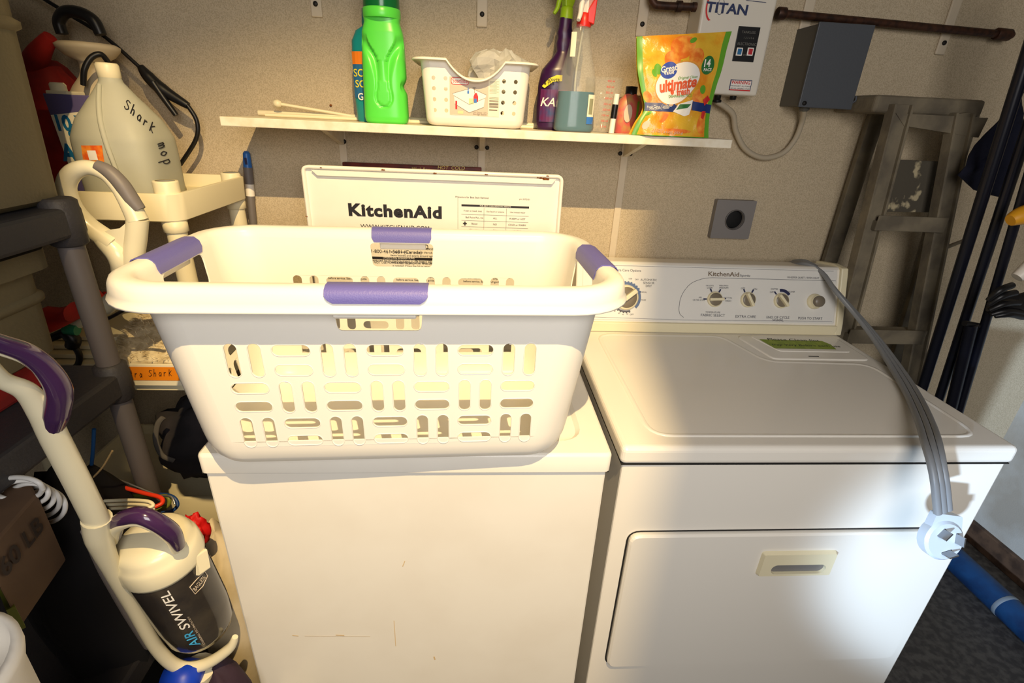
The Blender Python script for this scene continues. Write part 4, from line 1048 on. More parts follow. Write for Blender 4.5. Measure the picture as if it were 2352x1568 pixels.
# pipes
a, b = at(1785, 30, y=.69), at(2312, 80, y=.69)
CPp = thing('long_pipe', 'dark brown copper pipe running right from the water heater', 'pipe', tuple((a + b) / 2))
q = MB(); q.tube([a, b], .0088, 14, spline=False); q.build('pipe_run', M_copper, CPp)
for p, L in ((a, .012), (b, -.03)):
    d = (b - a).normalized(); q = MB(); q.lathe([(.0125, 0), (.0135, .002), (.0135, abs(L) + .006), (.0125, abs(L) + .008)], p - d * (.0 if L > 0 else abs(L)), 16, axis=d); q.build('fitting', M_copper, CPp)
q = MB(); e_ = b + (b - a).normalized() * .006; q.tube([b, e_ + Vector((.006, 0, 0)), e_ + Vector((.012, .03, 0))], .0085, 12); q.build('elbow', M_copper, CPp)
q = MB(); p0 = at(1497, -14, y=.68); p1 = at(1503, 8, y=.68); p2 = at(1520, 13, y=.68); p3 = at(1590, 16, y=.68); q.tube([p0 + Vector((0, 0, .05)), p0, p1, p2, p3], .0085, 12)
PB = thing('bent_pipe', 'short bent copper pipe entering water heater from the left', 'pipe', tuple(p2)); q.build('pipe_run', M_copper, PB)
q = MB(); dr_ = (p3 - p2).normalized(); q.lathe([(.012, 0), (.012, .012)], p2 + dr_ * .035, 16, axis=dr_); q.build('fitting', M_copper, PB)
q = MB(); q.tube([p3, p3 + dr_ * .03], .010, 12, spline=False); q.build('nipple', M_copper, PB)

# disconnect box
gy0 = .625
gx0, gx1 = at(1858, 150, y=gy0).x, at(1985, 150, y=gy0).x; gz0, gz1 = at(1900, 246, y=gy0).z, at(1950, 57, y=gy0).z
GB = thing('disconnect_box', 'grey metal electrical disconnect box mounted on the wall', 'electrical box', ((gx0 + gx1) / 2, .72, gz0))
q = MB(); q.box((gx0, gy0, gz0 - .003), (gx1, gy0 + .006, gz1 + .003)); q.build('cover', M_greybox, GB, bevel=.0015)
q = MB(); q.box((gx0 + .003, gy0 + .006, gz0), (gx1 - .003, WY, gz1)); q.build('box_body', M_greyboxs, GB, bevel=.002)
q = MB(); q.lathe([(.005, 0), (.005, .003), (0, .0035)], (gx0 + .012, gy0, gz0 + .006), 12, axis=(0, -1, 0)); q.build('screw', M_screw, GB)
q = MB(); q.tube([(gx1 - .001, gy0 + .004, gz0 + .012), (gx1 + .006, gy0 + .003, gz0 + .018), (gx1 + .004, gy0 + .003, gz0 + .028)], .0022, 8); q.build('hasp', M_greybox, GB)
q = MB(); q.lathe([(.010, 0), (.012, -.002), (.012, -.008), (.008, -.012)], (at(1847, 250, y=.665).x, .665, gz0 + .001), 16); q.build('conduit_fitting', M_greyboxs, GB)

# range outlet plate
o0, o1 = at(1646, 459, y=.70), at(1722, 549, y=.70); oxc = (at(1646, 459, y=.7).x + at(1737, 461, y=.7).x + at(1633, 546, y=.7).x + at(1722, 549, y=.7).x) / 4
ozc = (at(1690, 460, y=.7).z + at(1678, 548, y=.7).z) / 2; ohw = (at(1737, 461, y=.7).x - at(1646, 459, y=.7).x) / 2; ohh = (at(1690, 460, y=.7).z - at(1678, 548, y=.7).z) / 2
OU = thing('outlet_box', 'square grey outlet box with round black opening on wall above dryer', 'outlet', (oxc, WY, ozc))
FO = frame((oxc, .700, ozc), (1, 0, 0), (0, 0, 1)); sq = roundpoly([(-ohw, -ohh), (ohw, -ohh), (ohw, ohh), (-ohw, ohh)], .003, 3); hc = circ(.004, .0, .0255, 32)
q = MB(); q.poly(sq, [hc], lambda x, y: FO(x, y)); q.loft([[FO(x, y, 0) for x, y in sq], [FO(x, y, -.020) for x, y in sq]][::-1], cap0=False, cap1=False, smooth=False); q.loft([[FO(x, y, 0) for x, y in hc], [FO(x, y, -.017) for x, y in hc]], cap0=False, cap1=False)
q.build('cover_plate', M_outlet, OU)
q = MB(); q.lathe([(.0252, 0), (.0252, .010), (.022, .0105), (.0, .011)], (oxc + .004, .7195, ozc), 32, axis=(0, -1, 0)); q.build('receptacle', M_black, OU)
q = MB(); q.lathe([(.0255, 0), (.0285, .0005), (.0285, .002), (.0255, .0025)], FO(.004, 0, -.0005), 32, axis=(0, -1, 0), caps=False); q.build('ring', mat('outlet_ring', (90, 86, 84), .5), OU)

# dark red board behind the lid
ra, rb = at(786, 372, y=.700), at(1106, 384, y=.700)
RBd = thing('red_board', 'dark red board with gold lettering on the wall just behind washer lid', 'board', ((ra.x + rb.x) / 2, .70, 1.28))
q = MB(); q.box((ra.x, .698, ra.z - .09), (rb.x, .7145, ra.z)); q.build('panel', M_redwood, RBd, bevel=.002)
q = MB(); FR = frame((0, .698, 0), (1, 0, 0), (0, 0, 1)); a = at(1036, 382, y=.698); b = at(965, 381, y=.698); put_text(q, 'HOT  COLD', a.x, a.z - .004, .013, FR, shear=.2); put_text(q, 'Wash Box', b.x, b.z - .008, .011, FR, shear=.3); q.build('gold_lettering', M_gold, RBd)

# blue tipped pole leaning on the wall at left of the washer
pa, pb = at(566, 352, y=.704), at(582, 520, y=.698)
d_ = (pb - pa).normalized(); PO = thing('telescopic_pole', 'grey and white telescopic pole with blue tip leaning against wall left of washer', 'pole', (pa.x + .02, .55, 0))
bot_ = pa + d_ * (pa.z / -d_.z) if d_.z < 0 else pb
q = MB(); q.tube([pa, pa + d_ * .035], [.0085, .0108], 16, spline=False); q.lathe([(0, -.006), (.005, -.005), (.0085, 0)], pa, 16, axis=d_); q.build('blue_tip', M_bluecap, PO)
q = MB(); q.tube([pa + d_ * .034, pa + d_ * .075], .0112, 16, spline=False); q.build('grey_sleeve', M_vacg, PO)
q = MB(); q.tube([pa + d_ * .075, pa + d_ * .105], .0108, 16, spline=False); q.build('white_sleeve', M_whitepl, PO)
q = MB(); q.tube([pa + d_ * .105, bot_ - d_ * .01], .0098, 14, spline=False); q.build('shaft', M_vacg, PO)
q = MB(); put_rect(q, -.003, -.012, .003, .004, frame(pa + Vector((0, -.0112, -.014)), (1, 0, 0), (0, 0, 1)), 0); q.build('hang_hole', M_navy_p, PO)

# ================================================================== LADDER AND RIGHT SIDE
LD = thing('step_ladder', 'weathered folding step ladder leaning against the wall behind the dryer', 'ladder', (1.0, .6, 0))
def bar(mb, a, b, w_, t_, side=(1, 0, 0)):
    a = Vector(a); b = Vector(b); d = (b - a).normalized(); s = (Vector(side) - d * d.dot(Vector(side))).normalized(); n_ = d.cross(s)
    mb.hexa([a + s * (-w_) + n_ * (-t_), a + s * w_ + n_ * (-t_), a + s * w_ + n_ * t_, a - s * w_ + n_ * t_, b + s * (-w_) + n_ * (-t_), b + s * w_ + n_ * (-t_), b + s * w_ + n_ * t_, b - s * w_ + n_ * t_])
def down(p, q_, z=.0):
    """extends the line p -> q to the floor"""
    d = q_ - p; return p + d * ((z - p.z) / d.z)
LYf = .56
tl, tr = at(2045, 250, y=LYf), at(2205, 262, y=LYf)
# front rails
r1a, r1b = at(2066, 240, y=LYf), at(1950, 700, y=LYf - .015)
r2a, r2b = at(2205, 260, y=LYf), at(2150, 600, y=LYf - .012)
r2b = Vector((r1b.x + .215, r1b.y, r1b.z)); 
for a_, b_ in ((r1a, r1b), (r2a, r2b)):
    q = MB(); bar(q, a_, down(a_, b_, .03), .020, .009); o = q.build('front_rail', M_ladder, LD, bevel=.002)
    q = MB(); a2_, b2_ = a_, down(a_, b_, .05); bar(q, a2_ + Vector((-.021, -.004, 0)), b2_ + Vector((-.021, -.004, 0)), .003, .014); bar(q, a2_ + Vector((.021, -.004, 0)), b2_ + Vector((.021, -.004, 0)), .003, .014); q.build('rail_flange', M_ladder, o, bevel=.001)
# rear rails
b1a, b1b = at(2026, 225, y=.690), at(1905, 600, y=.696)
b2a = Vector((b1a.x + .255, b1a.y, b1a.z)); b2b = Vector((b1b.x + .30, b1b.y, b1b.z))
for a_, b_ in ((b1a, b1b), (b2a, b2b)):
    q = MB(); bar(q, a_, down(a_, b_, .03), .021, .008); q.build('rear_rail', M_ladder, LD, bevel=.002)
# cap
ca, cb = at(2012, 232, y=.60), at(2222, 245, y=.60)
q = MB(); q.box((at(2012, 232, y=.562).x, .562, ca.z - .026), (cb.x + .01, .706, ca.z + .012)); q.build('top_cap', M_ladder, LD, bevel=.008, seg=3)
q = MB(); q.hexa([(ca.x + .05, .548, ca.z - .052), (cb.x + .01, .548, ca.z - .070), (cb.x + .01, .556, ca.z - .070), (ca.x + .05, .556, ca.z - .052), (ca.x + .02, .548, ca.z - .026), (cb.x + .015, .548, ca.z - .026), (cb.x + .015, .556, ca.z - .026), (ca.x + .02, .556, ca.z - .026)]); q.build('cap_brace', M_ladder, LD)
def lerpz(a_, b_, z): t = (z - a_.z) / (b_.z - a_.z); return a_ + (b_ - a_) * t
for zc, hh, dep in ((at(2080, 510, y=LYf - .01).z, .020, .07), (at(2020, 765, y=LYf - .02).z, .022, .08), (.62, .022, .085), (.34, .022, .09)):
    p = lerpz(r1a, r1b, zc); p2 = lerpz(r2a, r2b, zc)
    q = MB(); q.box((p.x, p.y - dep * .35, zc - hh), (p2.x, p.y + dep * .5, zc + hh * .2)); q.box((p.x, p.y - dep * .36, zc - hh), (p2.x, p.y - dep * .30, zc + hh * .9)); q.build('step', M_ladder, LD, bevel=.002)
q = MB(); a0 = at(2048, 366, y=.600); a1 = at(2186, 372, y=.600); a2 = at(2168, 488, y=.598); a3 = at(2022, 486, y=.598)
q.hexa([a3, a2, a2 + Vector((0, .008, 0)), a3 + Vector((0, .008, 0)), a0, a1, a1 + Vector((0, .008, 0)), a0 + Vector((0, .008, 0))]); q.build('paint_tray', M_ladder_dk, LD, bevel=.001)
q = MB(); q.tube([at(2125, 605, y=.585), at(2160, 575, y=.585), at(2215, 552, y=.585)], .005, 10); q.build('spreader', M_ladder, LD)
q = MB(); q.tube([at(2162, 618, y=.58), at(2137, 622, y=.58), at(2130, 640, y=.58), at(2145, 652, y=.58)], .0024, 8); q.build('wire_hook', M_silver, LD)

# black metal poles at the right
def pole(a, b, r, label, z=0.0, flat=None):
    a = Vector(a); b = Vector(b); e = down(a, b, z + .004); q = MB(); q.tube([a, e], r, 14, spline=False, flat=flat); return e, q
poles = [((2352, 150, .40), (2128, 860, .44), .0125, 'thick black metal pole nearest the ladder'), ((2372, 260, .38), (2172, 870, .42), .0110, 'black metal pole standing second from the ladder'),
         ((2385, 330, .34), (2225, 870, .38), .0095, 'thin black pole standing third from the ladder')]
for i, ((ax_, ay_, yy), (bx_, by_, yb_), r, lb) in enumerate(poles):
    a = at(ax_, ay_, y=yy); b = at(bx_, by_, y=yb_); a = a + (a - b) * .35
    e, q = pole(a, b, r, lb)
    o = thing('metal_pole', lb, 'pole', tuple(e)); q.build('shaft', M_pole, o)
    q = MB(); q.lathe([(r + .003, 0), (r + .004, .004), (r + .002, .03)], e, 16, axis=(a - e)); q.build('foot', M_black, o)
    if i == 2:
        k_ = at(2232, 745, y=.375); q = MB(); q.tube([k_ + Vector((-.020, 0, .003)), k_ + Vector((.020, 0, -.003))], [.007, .007], 12, spline=False); q.build('clamp_knob', M_black, o)
        q = MB(); q.tube([k_, e], .0135, 14, spline=False); q.build('outer_sleeve', M_pole, o)
# navy cloth hanging off the poles
q = MB(); pts2 = [at(2352, 200, y=.48), at(2290, 285, y=.48), at(2200, 403, y=.49), at(2245, 438, y=.48), at(2300, 452, y=.47), at(2352, 300, y=.47)]
c_ = sum(pts2, Vector()) / 6; ring = []
for i in range(6):
    for k in range(5): ring.append(pts2[i].lerp(pts2[(i + 1) % 6], k / 5))
q.loft([[c_ + (p - c_) * f + Vector((0, .02 * noise.noise(p * 30 + Vector((f * 3, 0, 0))), 0)) for p in ring] for f in (1, .75, .5, .25, .02)], cap0=False)
tag(q.build('navy_cloth', M_navy, solid=.006), 'dark navy folded cloth hanging in front of the ladder', 'cloth')
# yellow grip and white object, black coiled strap at the right edge
a = at(2352, 505, y=.30); q = MB(); q.tube([a + Vector((-.030, 0, -.002)), a + Vector((-.005, 0, .010)), a + Vector((.05, 0, .02))], [.012, .020, .022], 14); tag(q.build('yellow_handle', M_yel), 'yellow rounded handle at the far right edge', 'handle')
a = at(2345, 625, y=.30); q = MB(); q.tube([a + Vector((-.004, 0, -.012)), a + Vector((.03, 0, .028))], [.012, .02], 14, spline=False); tag(q.build('white_container', M_whitepl), 'small white container at the right edge above the black glove', 'container')
gl = at(2300, 690, y=.30)
GLV = thing('rubber_glove', 'black rubber glove hanging at the right edge below the yellow handle', 'glove', tuple(gl))
q = MB(); q.tube([at(2275, 700, y=.30), at(2310, 705, y=.30), at(2380, 690, y=.30)], [.016, .026, .030], 14, flat=(1, .5), up=(0, 0, 1)); q.build('palm', M_black, GLV)
for k, (x0, y0, x1, y1) in enumerate(((2268, 690, 2325, 655), (2270, 700, 2332, 672), (2272, 712, 2340, 695), (2276, 722, 2345, 718), (2285, 726, 2350, 728))):
    q = MB(); q.tube([at(x0, y0, y=.285), at((x0 + x1) / 2, (y0 + y1) / 2 - 6, y=.278), at(x1, y1, y=.285)], [.005, .0075, .007], 10); q.build('finger', M_black, GLV)

# blue pipe on the floor at right
a = Vector((1.47, .69, .045)); b = Vector((1.47, -.60, .045))
q = MB(); q.tube([a, b], .042, 24, spline=False); pp_ = thing('blue_pipe', 'thick blue plastic pipe lying on the floor along the right wall', 'pipe', (1.47, .1, 0)); q.build('pipe_run', M_bluepipe, pp_)
q = MB(); q.lathe([(.0425, 0), (.0432, .001), (.0432, .012), (.0425, .013)], (1.47, .33, .045), 24, axis=(0, 1, 0)); q.build('tape_band', mat('pale_tape', (120, 130, 140), .6), pp_)

# ================================================================== LEFT: CREAM SHELVING CART
ux0, ux1, uy0, uy1 = -1.30, -.834, .337, .665
CU_ = thing('plastic_cart', 'cream plastic utility cart with round posts in the left corner', 'cart', ((ux0 + ux1) / 2, .5, 0))
def tray(z0, h, name='tray'):
    q = MB(); c = ((ux0 + ux1) / 2, (uy0 + uy1) / 2); hx_, hy_ = (ux1 - ux0) / 2, (uy1 - uy0) / 2
    q.loft([rr(hx_ - .006, hy_ - .006, .03, z0, 6, c), rr(hx_, hy_, .032, z0 + .003, 6, c), rr(hx_ + .002, hy_ + .002, .032, z0 + h - .002, 6, c), rr(hx_ + .001, hy_ + .001, .032, z0 + h, 6, c), rr(hx_ - .006, hy_ - .006, .028, z0 + h, 6, c), rr(hx_ - .008, hy_ - .008, .026, z0 + h - .03, 6, c)])
    return q.build(name, M_cream, CU_, merge='n', angle=.6)
tray(1.201, .055); tray(.822, .05); tray(.425, .09)
POSTS = ((ux1 - .026, uy0 + .026), (ux1 - .026, uy1 - .026), (ux0 + .026, uy0 + .026), (ux0 + .026, uy1 - .026))
for x, y in POSTS:
    front = y < .5
    q = MB(); q.lathe([(.0185, .03), (.0185, .42), (.0185, .83), (.0185, 1.20), (.0185, 1.205)], (x, y, 0), 24); pst = q.build('post', M_cream, CU_)
    for z in (.86, 1.19): 
        q = MB(); q.lathe([(.0195, z - .012), (.0225, z - .010), (.0225, z + .010), (.0195, z + .012)], (x, y, 0), 24, caps=False); q.build('collar', M_cream, pst)
    if x > -1: 
        q = MB(); q.lathe([(.0215, 1.20), (.0225, 1.21), (.0225, 1.275 if front else 1.262), (.0215, 1.278 if front else 1.265), (.017, 1.278 if front else 1.265)], (x, y, 0), 24, caps=False); q.build('post_socket', M_cream, pst)
    q = MB(); q.lathe([(.010, 0), (.016, .002), (.018, .03)], (x, y, 0), 16); q.build('foot', M_cream, CU_)

# jug of water marked by hand
jw = Vector((-.972, .455)); JZ = 1.2265
JG = thing('water_jug', 'translucent plastic gallon jug marked with handwriting, on the cream cart', 'jug', (jw.x, jw.y, JZ))
prof = [(0, .064, .064), (.004, .070, .070), (.015, .074, .074), (.085, .075, .075), (.120, .074, .074), (.155, .064, .064), (.185, .047, .047), (.208, .030, .030), (.222, .0200, .0200), (.236, .0175, .0175)]
def jring(z, dr=0, n=64):
    a, b = interp(prof, z); e = 2 + 2.2 * (1 - sm((z - .11) / .09)); return ell(a - dr, b - dr, JZ + z, (jw.x, jw.y), n, e)
q = MB(); q.loft([jring(.236 * i / 50) for i in range(51)], cap1=False)
JR = math.radians(-35)
jb = q.build('bottle_body', M_frost, JG, solid=.001)
q = MB(); q.loft([jring(.002 + .125 * i / 20, .002) for i in range(21)]); q.build('water', M_water, JG)
q = MB(); q.lathe([(.0175, .227), (.0195, .229), (.0195, .250), (.017, .254), (0, .255)], (jw.x, jw.y, JZ), 28); q.build('cap', M_cream, JG)
q = MB(); hp = []
for z, off in ((.215, .026), (.185, .048), (.15, .066), (.11, .075), (.07, .078), (.01, .078)): hp.append(Vector((jw.x - .002 + .03 * (0.19 - z) / .19, jw.y - off, JZ + z)))
q.tube(hp, [.004, .0045, .005, .005, .004, .003], 10); q.build('moulded_seam', M_frost, JG)
def fjug(px, py, h=0):
    # point on the jug's surface along the reading
    d = (CF * FPX + CR * (px - 1176) - CU * (py - 784)).normalized(); best = None
    t = .9
    while t < 1.6:
        p = CAM + d * t; z = p.z - JZ
        if 0 < z < .236:
            a, b = interp(prof, z); e = 2 + 2.2 * (1 - sm((z - .11) / .09))
            if abs((p.x - jw.x) / a) ** e + abs((p.y - jw.y) / b) ** e <= 1.0: return p - d * .0022
        t += .001
    return None
def strokes(name, lines, fn, r, m, parent):
    q = MB()
    for ln in lines:
        pts = [fn(*p) for p in ln]; pts = [p for p in pts if p is not None]
        if len(pts) > 1: q.tube(pts, r, 6, spline=len(pts) > 2)
    q.build(name, m, parent)
# handwriting: letters set out along a slanting line, (s, h, a, r, k) then (m, o, p)
def hw(chars, start, step, up, scale):
    out = []; x0, y0 = start
    L = {'S': [[(.7, .9), (.3, 1), (.1, .75), (.5, .5), (.7, .25), (.35, 0), (.05, .15)]], 'h': [[(.1, 1.1), (.1, 0)], [(.1, .4), (.35, .6), (.5, .4), (.5, 0)]],
         'a': [[(.55, .5), (.3, .62), (.08, .3), (.3, 0), (.52, .2), (.55, .55)], [(.55, .55), (.6, 0)]], 'r': [[(.1, .6), (.12, 0)], [(.12, .4), (.35, .6), (.5, .5)]],
         'K': [[(.1, 1), (.12, 0)], [(.6, .8), (.15, .4), (.65, 0)]], 'm': [[(.05, .55), (.05, 0)], [(.05, .4), (.2, .58), (.32, .35), (.32, 0)], [(.32, .4), (.5, .58), (.62, .35), (.62, 0)]],
         'o': [[(.3, .6), (.05, .3), (.3, 0), (.55, .3), (.3, .6)]], 'p': [[(.1, .6), (.1, -.45)], [(.1, .5), (.4, .62), (.55, .3), (.35, .02), (.1, .1)]],
         'E': [[(.6, 1), (.1, 1), (.1, 0), (.6, 0)], [(.1, .5), (.5, .5)]], 'x': [[(.05, .6), (.5, 0)], [(.5, .6), (.05, 0)]], 't': [[(.3, 1), (.3, .1), (.5, 0)], [(.05, .62), (.55, .62)]]}
    for i, ch in enumerate(chars):
        if ch != ' ':
            for ln in L[ch]: out.append([(x0 + step[0] * (i + u * .9) + up[0] * v * scale, y0 + step[1] * (i + u * .9) + up[1] * v * scale) for u, v in ln])
    return out
strokes('handwriting', hw('SharK', (284, 246), (14.5, 13.0), (.35, -.94), 20) + hw('mop', (362, 330), (6.0, 19), (.94, -.30), 24), fjug, .0009, M_ink, JG)
JL = MB()
for (m_, x0, y0, x1, y1, nm) in ((M_orange, 186, 334, 234, 378, 'orange_label'),):
    g = []
    for j in range(5):
        g.append([fjug(x0 + (x1 - x0) * i / 8 + j * 1.6, y0 + (y1 - y0) * j / 4) for i in range(9)])
    if all(p is not None for r in g for p in r): JL.loft(g, cap0=False, cap1=False, closed=False); JL.build(nm, mat('orange_red_label', (226, 92, 30), .5, noise_rgb=(240, 150, 50), noise_scale=60), JG)
q = MB(); g = [[fjug(200 + 20 * i / 4 + j * 2, 346 + 22 * j / 3) for i in range(5)] for j in range(4)]
if all(p is not None for r in g for p in r):
    q.loft([[p - CF * .0008 for p in r] for r in g], cap0=False, cap1=False, closed=False); q.build('label_patch', M_white_p, JG)

# purple and white carton / caulk box behind the jug
bxp = Vector((-1.085, .50)); 
CT = thing('sealant_carton', 'lavender and white carton with blue lettering behind the water jug', 'carton', (bxp.x, bxp.y, 1.2265))
c00, c10 = at(178, 438, y=.470), at(260, 438, y=.470); t00 = at(96, 214, y=.470); t10 = at(176, 222, y=.470)
bz = 1.2265
cl = Vector((-1.105, .470, bz)); cr_ = Vector((-.985, .470, bz)); tl_ = Vector((-1.118, .470, at(96, 214, y=.47).z)); tr_ = Vector((-.990, .470, tl_.z))
dpt = Vector((0, .06, 0))
q = MB(); q.hexa([cl, cr_, cr_ + dpt, cl + dpt, tl_, tr_, tr_ + dpt, tl_ + dpt]); q.build('box_body', M_lavender, CT, bevel=.002)
FC = frame((cl.x, .4695, bz), (1, 0, 0), (0, 0, 1)); hC = tl_.z - bz
q = MB(); put_poly(q, [(-.006 + .004, .26 * hC), (.06, .235 * hC), (.118, .25 * hC), (.112, .80 * hC), (.06, .85 * hC), (-.008, .80 * hC)], FC, .0006); q.build('white_panel', M_paper, CT)
q = MB()
for t, yv, sz_, xx in (('10-YR', .72, .040, .036), ('SILI', .585, .034, .036), ('AQUA', .43, .046, .048)): put_text(q, t, xx, yv * hC, sz_, FC, h=.0012, bold=.04, sx=.85)
q.build('blue_lettering', mat('teal_blue_print', (26, 110, 160), .5), CT)
q = MB(); put_text(q, 'A L L   W E A T H E R', .050, .335 * hC, .0085, FC, h=.0012); put_text(q, 'PERMANENTLY WATERPROOF', .056, .30 * hC, .0075, FC, h=.0012, bold=.02); q.build('small_print', M_ink, CT)
q = MB(); q.lathe([(.014, 0), (.014, .018), (.011, .022), (0, .022)], (tl_.x + .016, .495, tl_.z - .001), 20); q.build('cap', M_cream, CT)
q = MB(); q.box((tl_.x + .004, .474, tl_.z - .002), (tl_.x + .045, .525, tl_.z + .006)); q.build('flap', M_cream, CT, bevel=.002)

# pump sprayer with black hose and wand
SPx, SPy = -1.085, .605
SPR = thing('pump_sprayer', 'off-white pump sprayer with black handle, hose and wand behind the jug', 'sprayer', (SPx, SPy, 1.2265))
M_sprw = mat('sprayer_tank', (206, 190, 160), .55)
q = MB(); q.lathe([(.062, 0), (.068, .004), (.068, .15), (.062, .185), (.046, .212), (.030, .232), (.024, .245), (.024, .262), (.044, .272), (.056, .285), (.058, .292), (.050, .297), (0, .298)], (SPx - .01, SPy, 1.2265), 40); q.build('tank', M_sprw, SPR)
q = MB(); yh = .60; q.tube([at(143, 78, y=yh), at(135, 50, y=yh), at(150, 28, y=yh), at(185, 30, y=yh), at(215, 48, y=yh), at(232, 80, y=yh)], [.011, .011, .0115, .012, .0125, .011], 14); q.build('pump_handle', M_black, SPR)
q = MB(); yw = .66; q.tube([at(105, 0, y=yw), at(150, 28, y=yw), at(240, 84, y=yw), at(325, 158, y=yw)], .0042, 10); q.tube([at(105, 0, y=yw) + Vector((-.09, 0, .06)), at(105, 0, y=yw)], .0042, 10, spline=False); q.build('wand_tube', M_black, SPR)
q = MB(); q.tube([at(322, 152, y=yw), at(340, 175, y=yw), at(372, 205, y=yw), at(432, 243, y=yw)], [.007, .013, .0145, .008], 14); q.build('wand_grip', M_black, SPR)
q = MB(); q.tube([at(352, 190, y=yw - .008), at(378, 228, y=yw - .01), at(405, 265, y=yw - .01)], [.009, .007, .006], 12); q.build('wand_lever', M_black, SPR)
q = MB(); q.tube([at(430, 241, y=yw), at(452, 278, y=yw), at(450, 320, y=yw), at(414, 378, y=yw + .005)], [.0052, .0050, .0050, .0050], 10); q.build('hose', M_black, SPR)
q = MB(); q.tube([at(192, 196, y=.53), at(194, 160, y=.53), at(210, 132, y=.54), at(232, 125, y=.55), at(248, 142, y=.56)], .0055, 10); q.build('hose_loop', M_black, SPR)
# red container in the corner
RC_ = thing('red_gas_can', 'red plastic can in the dark corner behind the sprayer', 'can', (-1.22, .60, 1.2265))
q = MB(); q.loft([rr(a, b, .02, 1.2265 + z, 5, (-1.215, .62)) for z, a, b in ((0, .055, .05), (.01, .06, .055), (.19, .06, .055), (.225, .052, .045), (.250, .040, .036), (.262, .03, .025))]); q.build('can_body', M_redcl, RC_)
q = MB(); q.tube([(-1.215, .60, 1.475), (-1.18, .58, 1.50), (-1.145, .575, 1.53)], [.026, .020, .012], 12); q.build('spout', M_redcl, RC_)

# cream loop handle tool (steam mop handle)
yl_ = .215
SM = thing('steam_mop', 'cream steam mop with looped handle and grey grip, behind the laundry basket', 'mop', tuple(at(290, 620, y=yl_)))
q = MB()
loop = [(262, 560), (205, 520), (168, 478), (152, 430), (168, 396), (205, 385), (245, 402), (276, 436), (303, 478), (316, 505)]
q.tube([at(x, y, y=yl_) for x, y in loop], [.018, .016, .0150, .0145, .0135, .012, .011, .012, .0155, .017], 16)
q.tube([at(316, 500, y=yl_), at(312, 550, y=yl_), at(303, 610, y=yl_), at(290, 660, y=yl_ + .02)], [.0165, .0165, .0165, .016], 16)
q.tube([at(205, 517, y=yl_), at(248, 556, y=yl_), at(282, 600, y=yl_), at(285, 660, y=yl_ + .02)], [.012, .018, .020, .018], 16)
web = [(248, 528), (275, 524), (296, 506), (318, 500), (310, 560), (302, 625), (270, 612), (248, 570), (222, 540)]
wp = [at(x, y, y=yl_ - .008) for x, y in web]; wq = [at(x, y, y=yl_ + .008) for x, y in web]
q.loft([list(reversed(wp)), list(reversed(wq))], smooth=True)
q.build('handle', M_vacw, SM)
q = MB(); q.tube([at(222, 380, y=yl_ - .002), at(252, 396, y=yl_ - .002), at(280, 425, y=yl_ - .002), at(302, 458, y=yl_ - .002), at(321, 482, y=yl_ - .002)], [.0095, .0115, .0125, .0125, .010], 14); q.build('grip', M_vacg, SM)
q = MB(); q.tube([at(290, 650, y=yl_ + .02), at(250, 698, y=.27), at(222, 712, y=.29)], [.014, .016, .017], 16); q.tube([at(222, 712, y=.29), at(160, 752, y=.315)], .013, 14, spline=False); q.build('shaft', M_vacw, SM)
q = MB(); q.tube([at(345, 700, y=.235), at(300, 706, y=.25), at(255, 728, y=.27), at(238, 735, y=.28)], .0035, 8); q.build('power_lead', M_black, SM)

# box with shaggy pads and orange tape
EB = thing('pad_box', 'open white box of shaggy mop pads with orange tape on the cart', 'box', (-.96, .42, .873))
bx0, bx1 = at(270, 880, y=.325).x, -.838; bzb = at(270, 884, y=.325).z; bzt = at(270, 838, y=.325).z
q = MB(); q.box((bx0, .325, max(bzb, .80)), (bx1, .333, bzt)); q.box((bx0, .333, .8735), (bx0 + .004, .60, bzt)); q.box((bx1 - .004, .333, .8735), (bx1, .60, bzt)); q.box((bx0, .596, .8735), (bx1, .60, bzt)); q.build('box_shell', M_paper, EB, merge=False)
FE = frame((0, .3245, 0), (1, 0, 0), (0, 0, 1))
tx0, tz1 = at(266, 841, y=.3245).x, at(330, 842, y=.3245).z; tz0 = at(330, 873, y=.3245).z
q = MB(); put_rect(q, tx0, tz0, bx1 - .002, tz1, FE, .0006); tpo = q.build('orange_tape', M_tape, EB)
q = MB()
for ln in hw('Extra', (277, 864), (11.0, .4), (0, -1), 15) + hw('SharK', (342, 864), (11.5, -.4), (0, -1), 15): put_line(q, [(at(x, y, y=.3245).x, at(x, y, y=.3245).z) for x, y in ln], .0011, FE, .0014)
q.build('handwriting', M_ink, tpo)
# shaggy pads
pad = MB(); pc_ = [at(236, 700, y=.46), at(372, 690, y=.52), at(400, 835, y=.335), at(275, 838, y=.34)]
PZ = .93
def padp(u, v): 
    a = Vector((-1.045, .335)).lerp(Vector((-.838, .335)), u); b = Vector((-1.075, .60)).lerp(Vector((-.838, .60)), u); p = a.lerp(b, v)
    z = bzt + .004 + .060 * math.sin(PI * min(1, v * 1.1) * .6) * (1 - .15 * (2 * u - 1) ** 4) + .006 * noise.noise(Vector((u * 6, v * 6, 0)))
    return Vector((p.x, p.y, z))
NU2 = 24; vs = [padp(i / NU2, j / NU2) for j in range(NU2 + 1) for i in range(NU2 + 1)]
pad.add(vs, [(j * (NU2 + 1) + i, j * (NU2 + 1) + i + 1, (j + 1) * (NU2 + 1) + i + 1, (j + 1) * (NU2 + 1) + i) for j in range(NU2) for i in range(NU2)], 0, True)
PD = thing('mop_pads', 'stack of shaggy cream mop pads lying in the taped box', 'mop pad', (-.96, .46, .874))
pad.build('pad_top', M_shag, PD, solid=.02)
fib = MB()
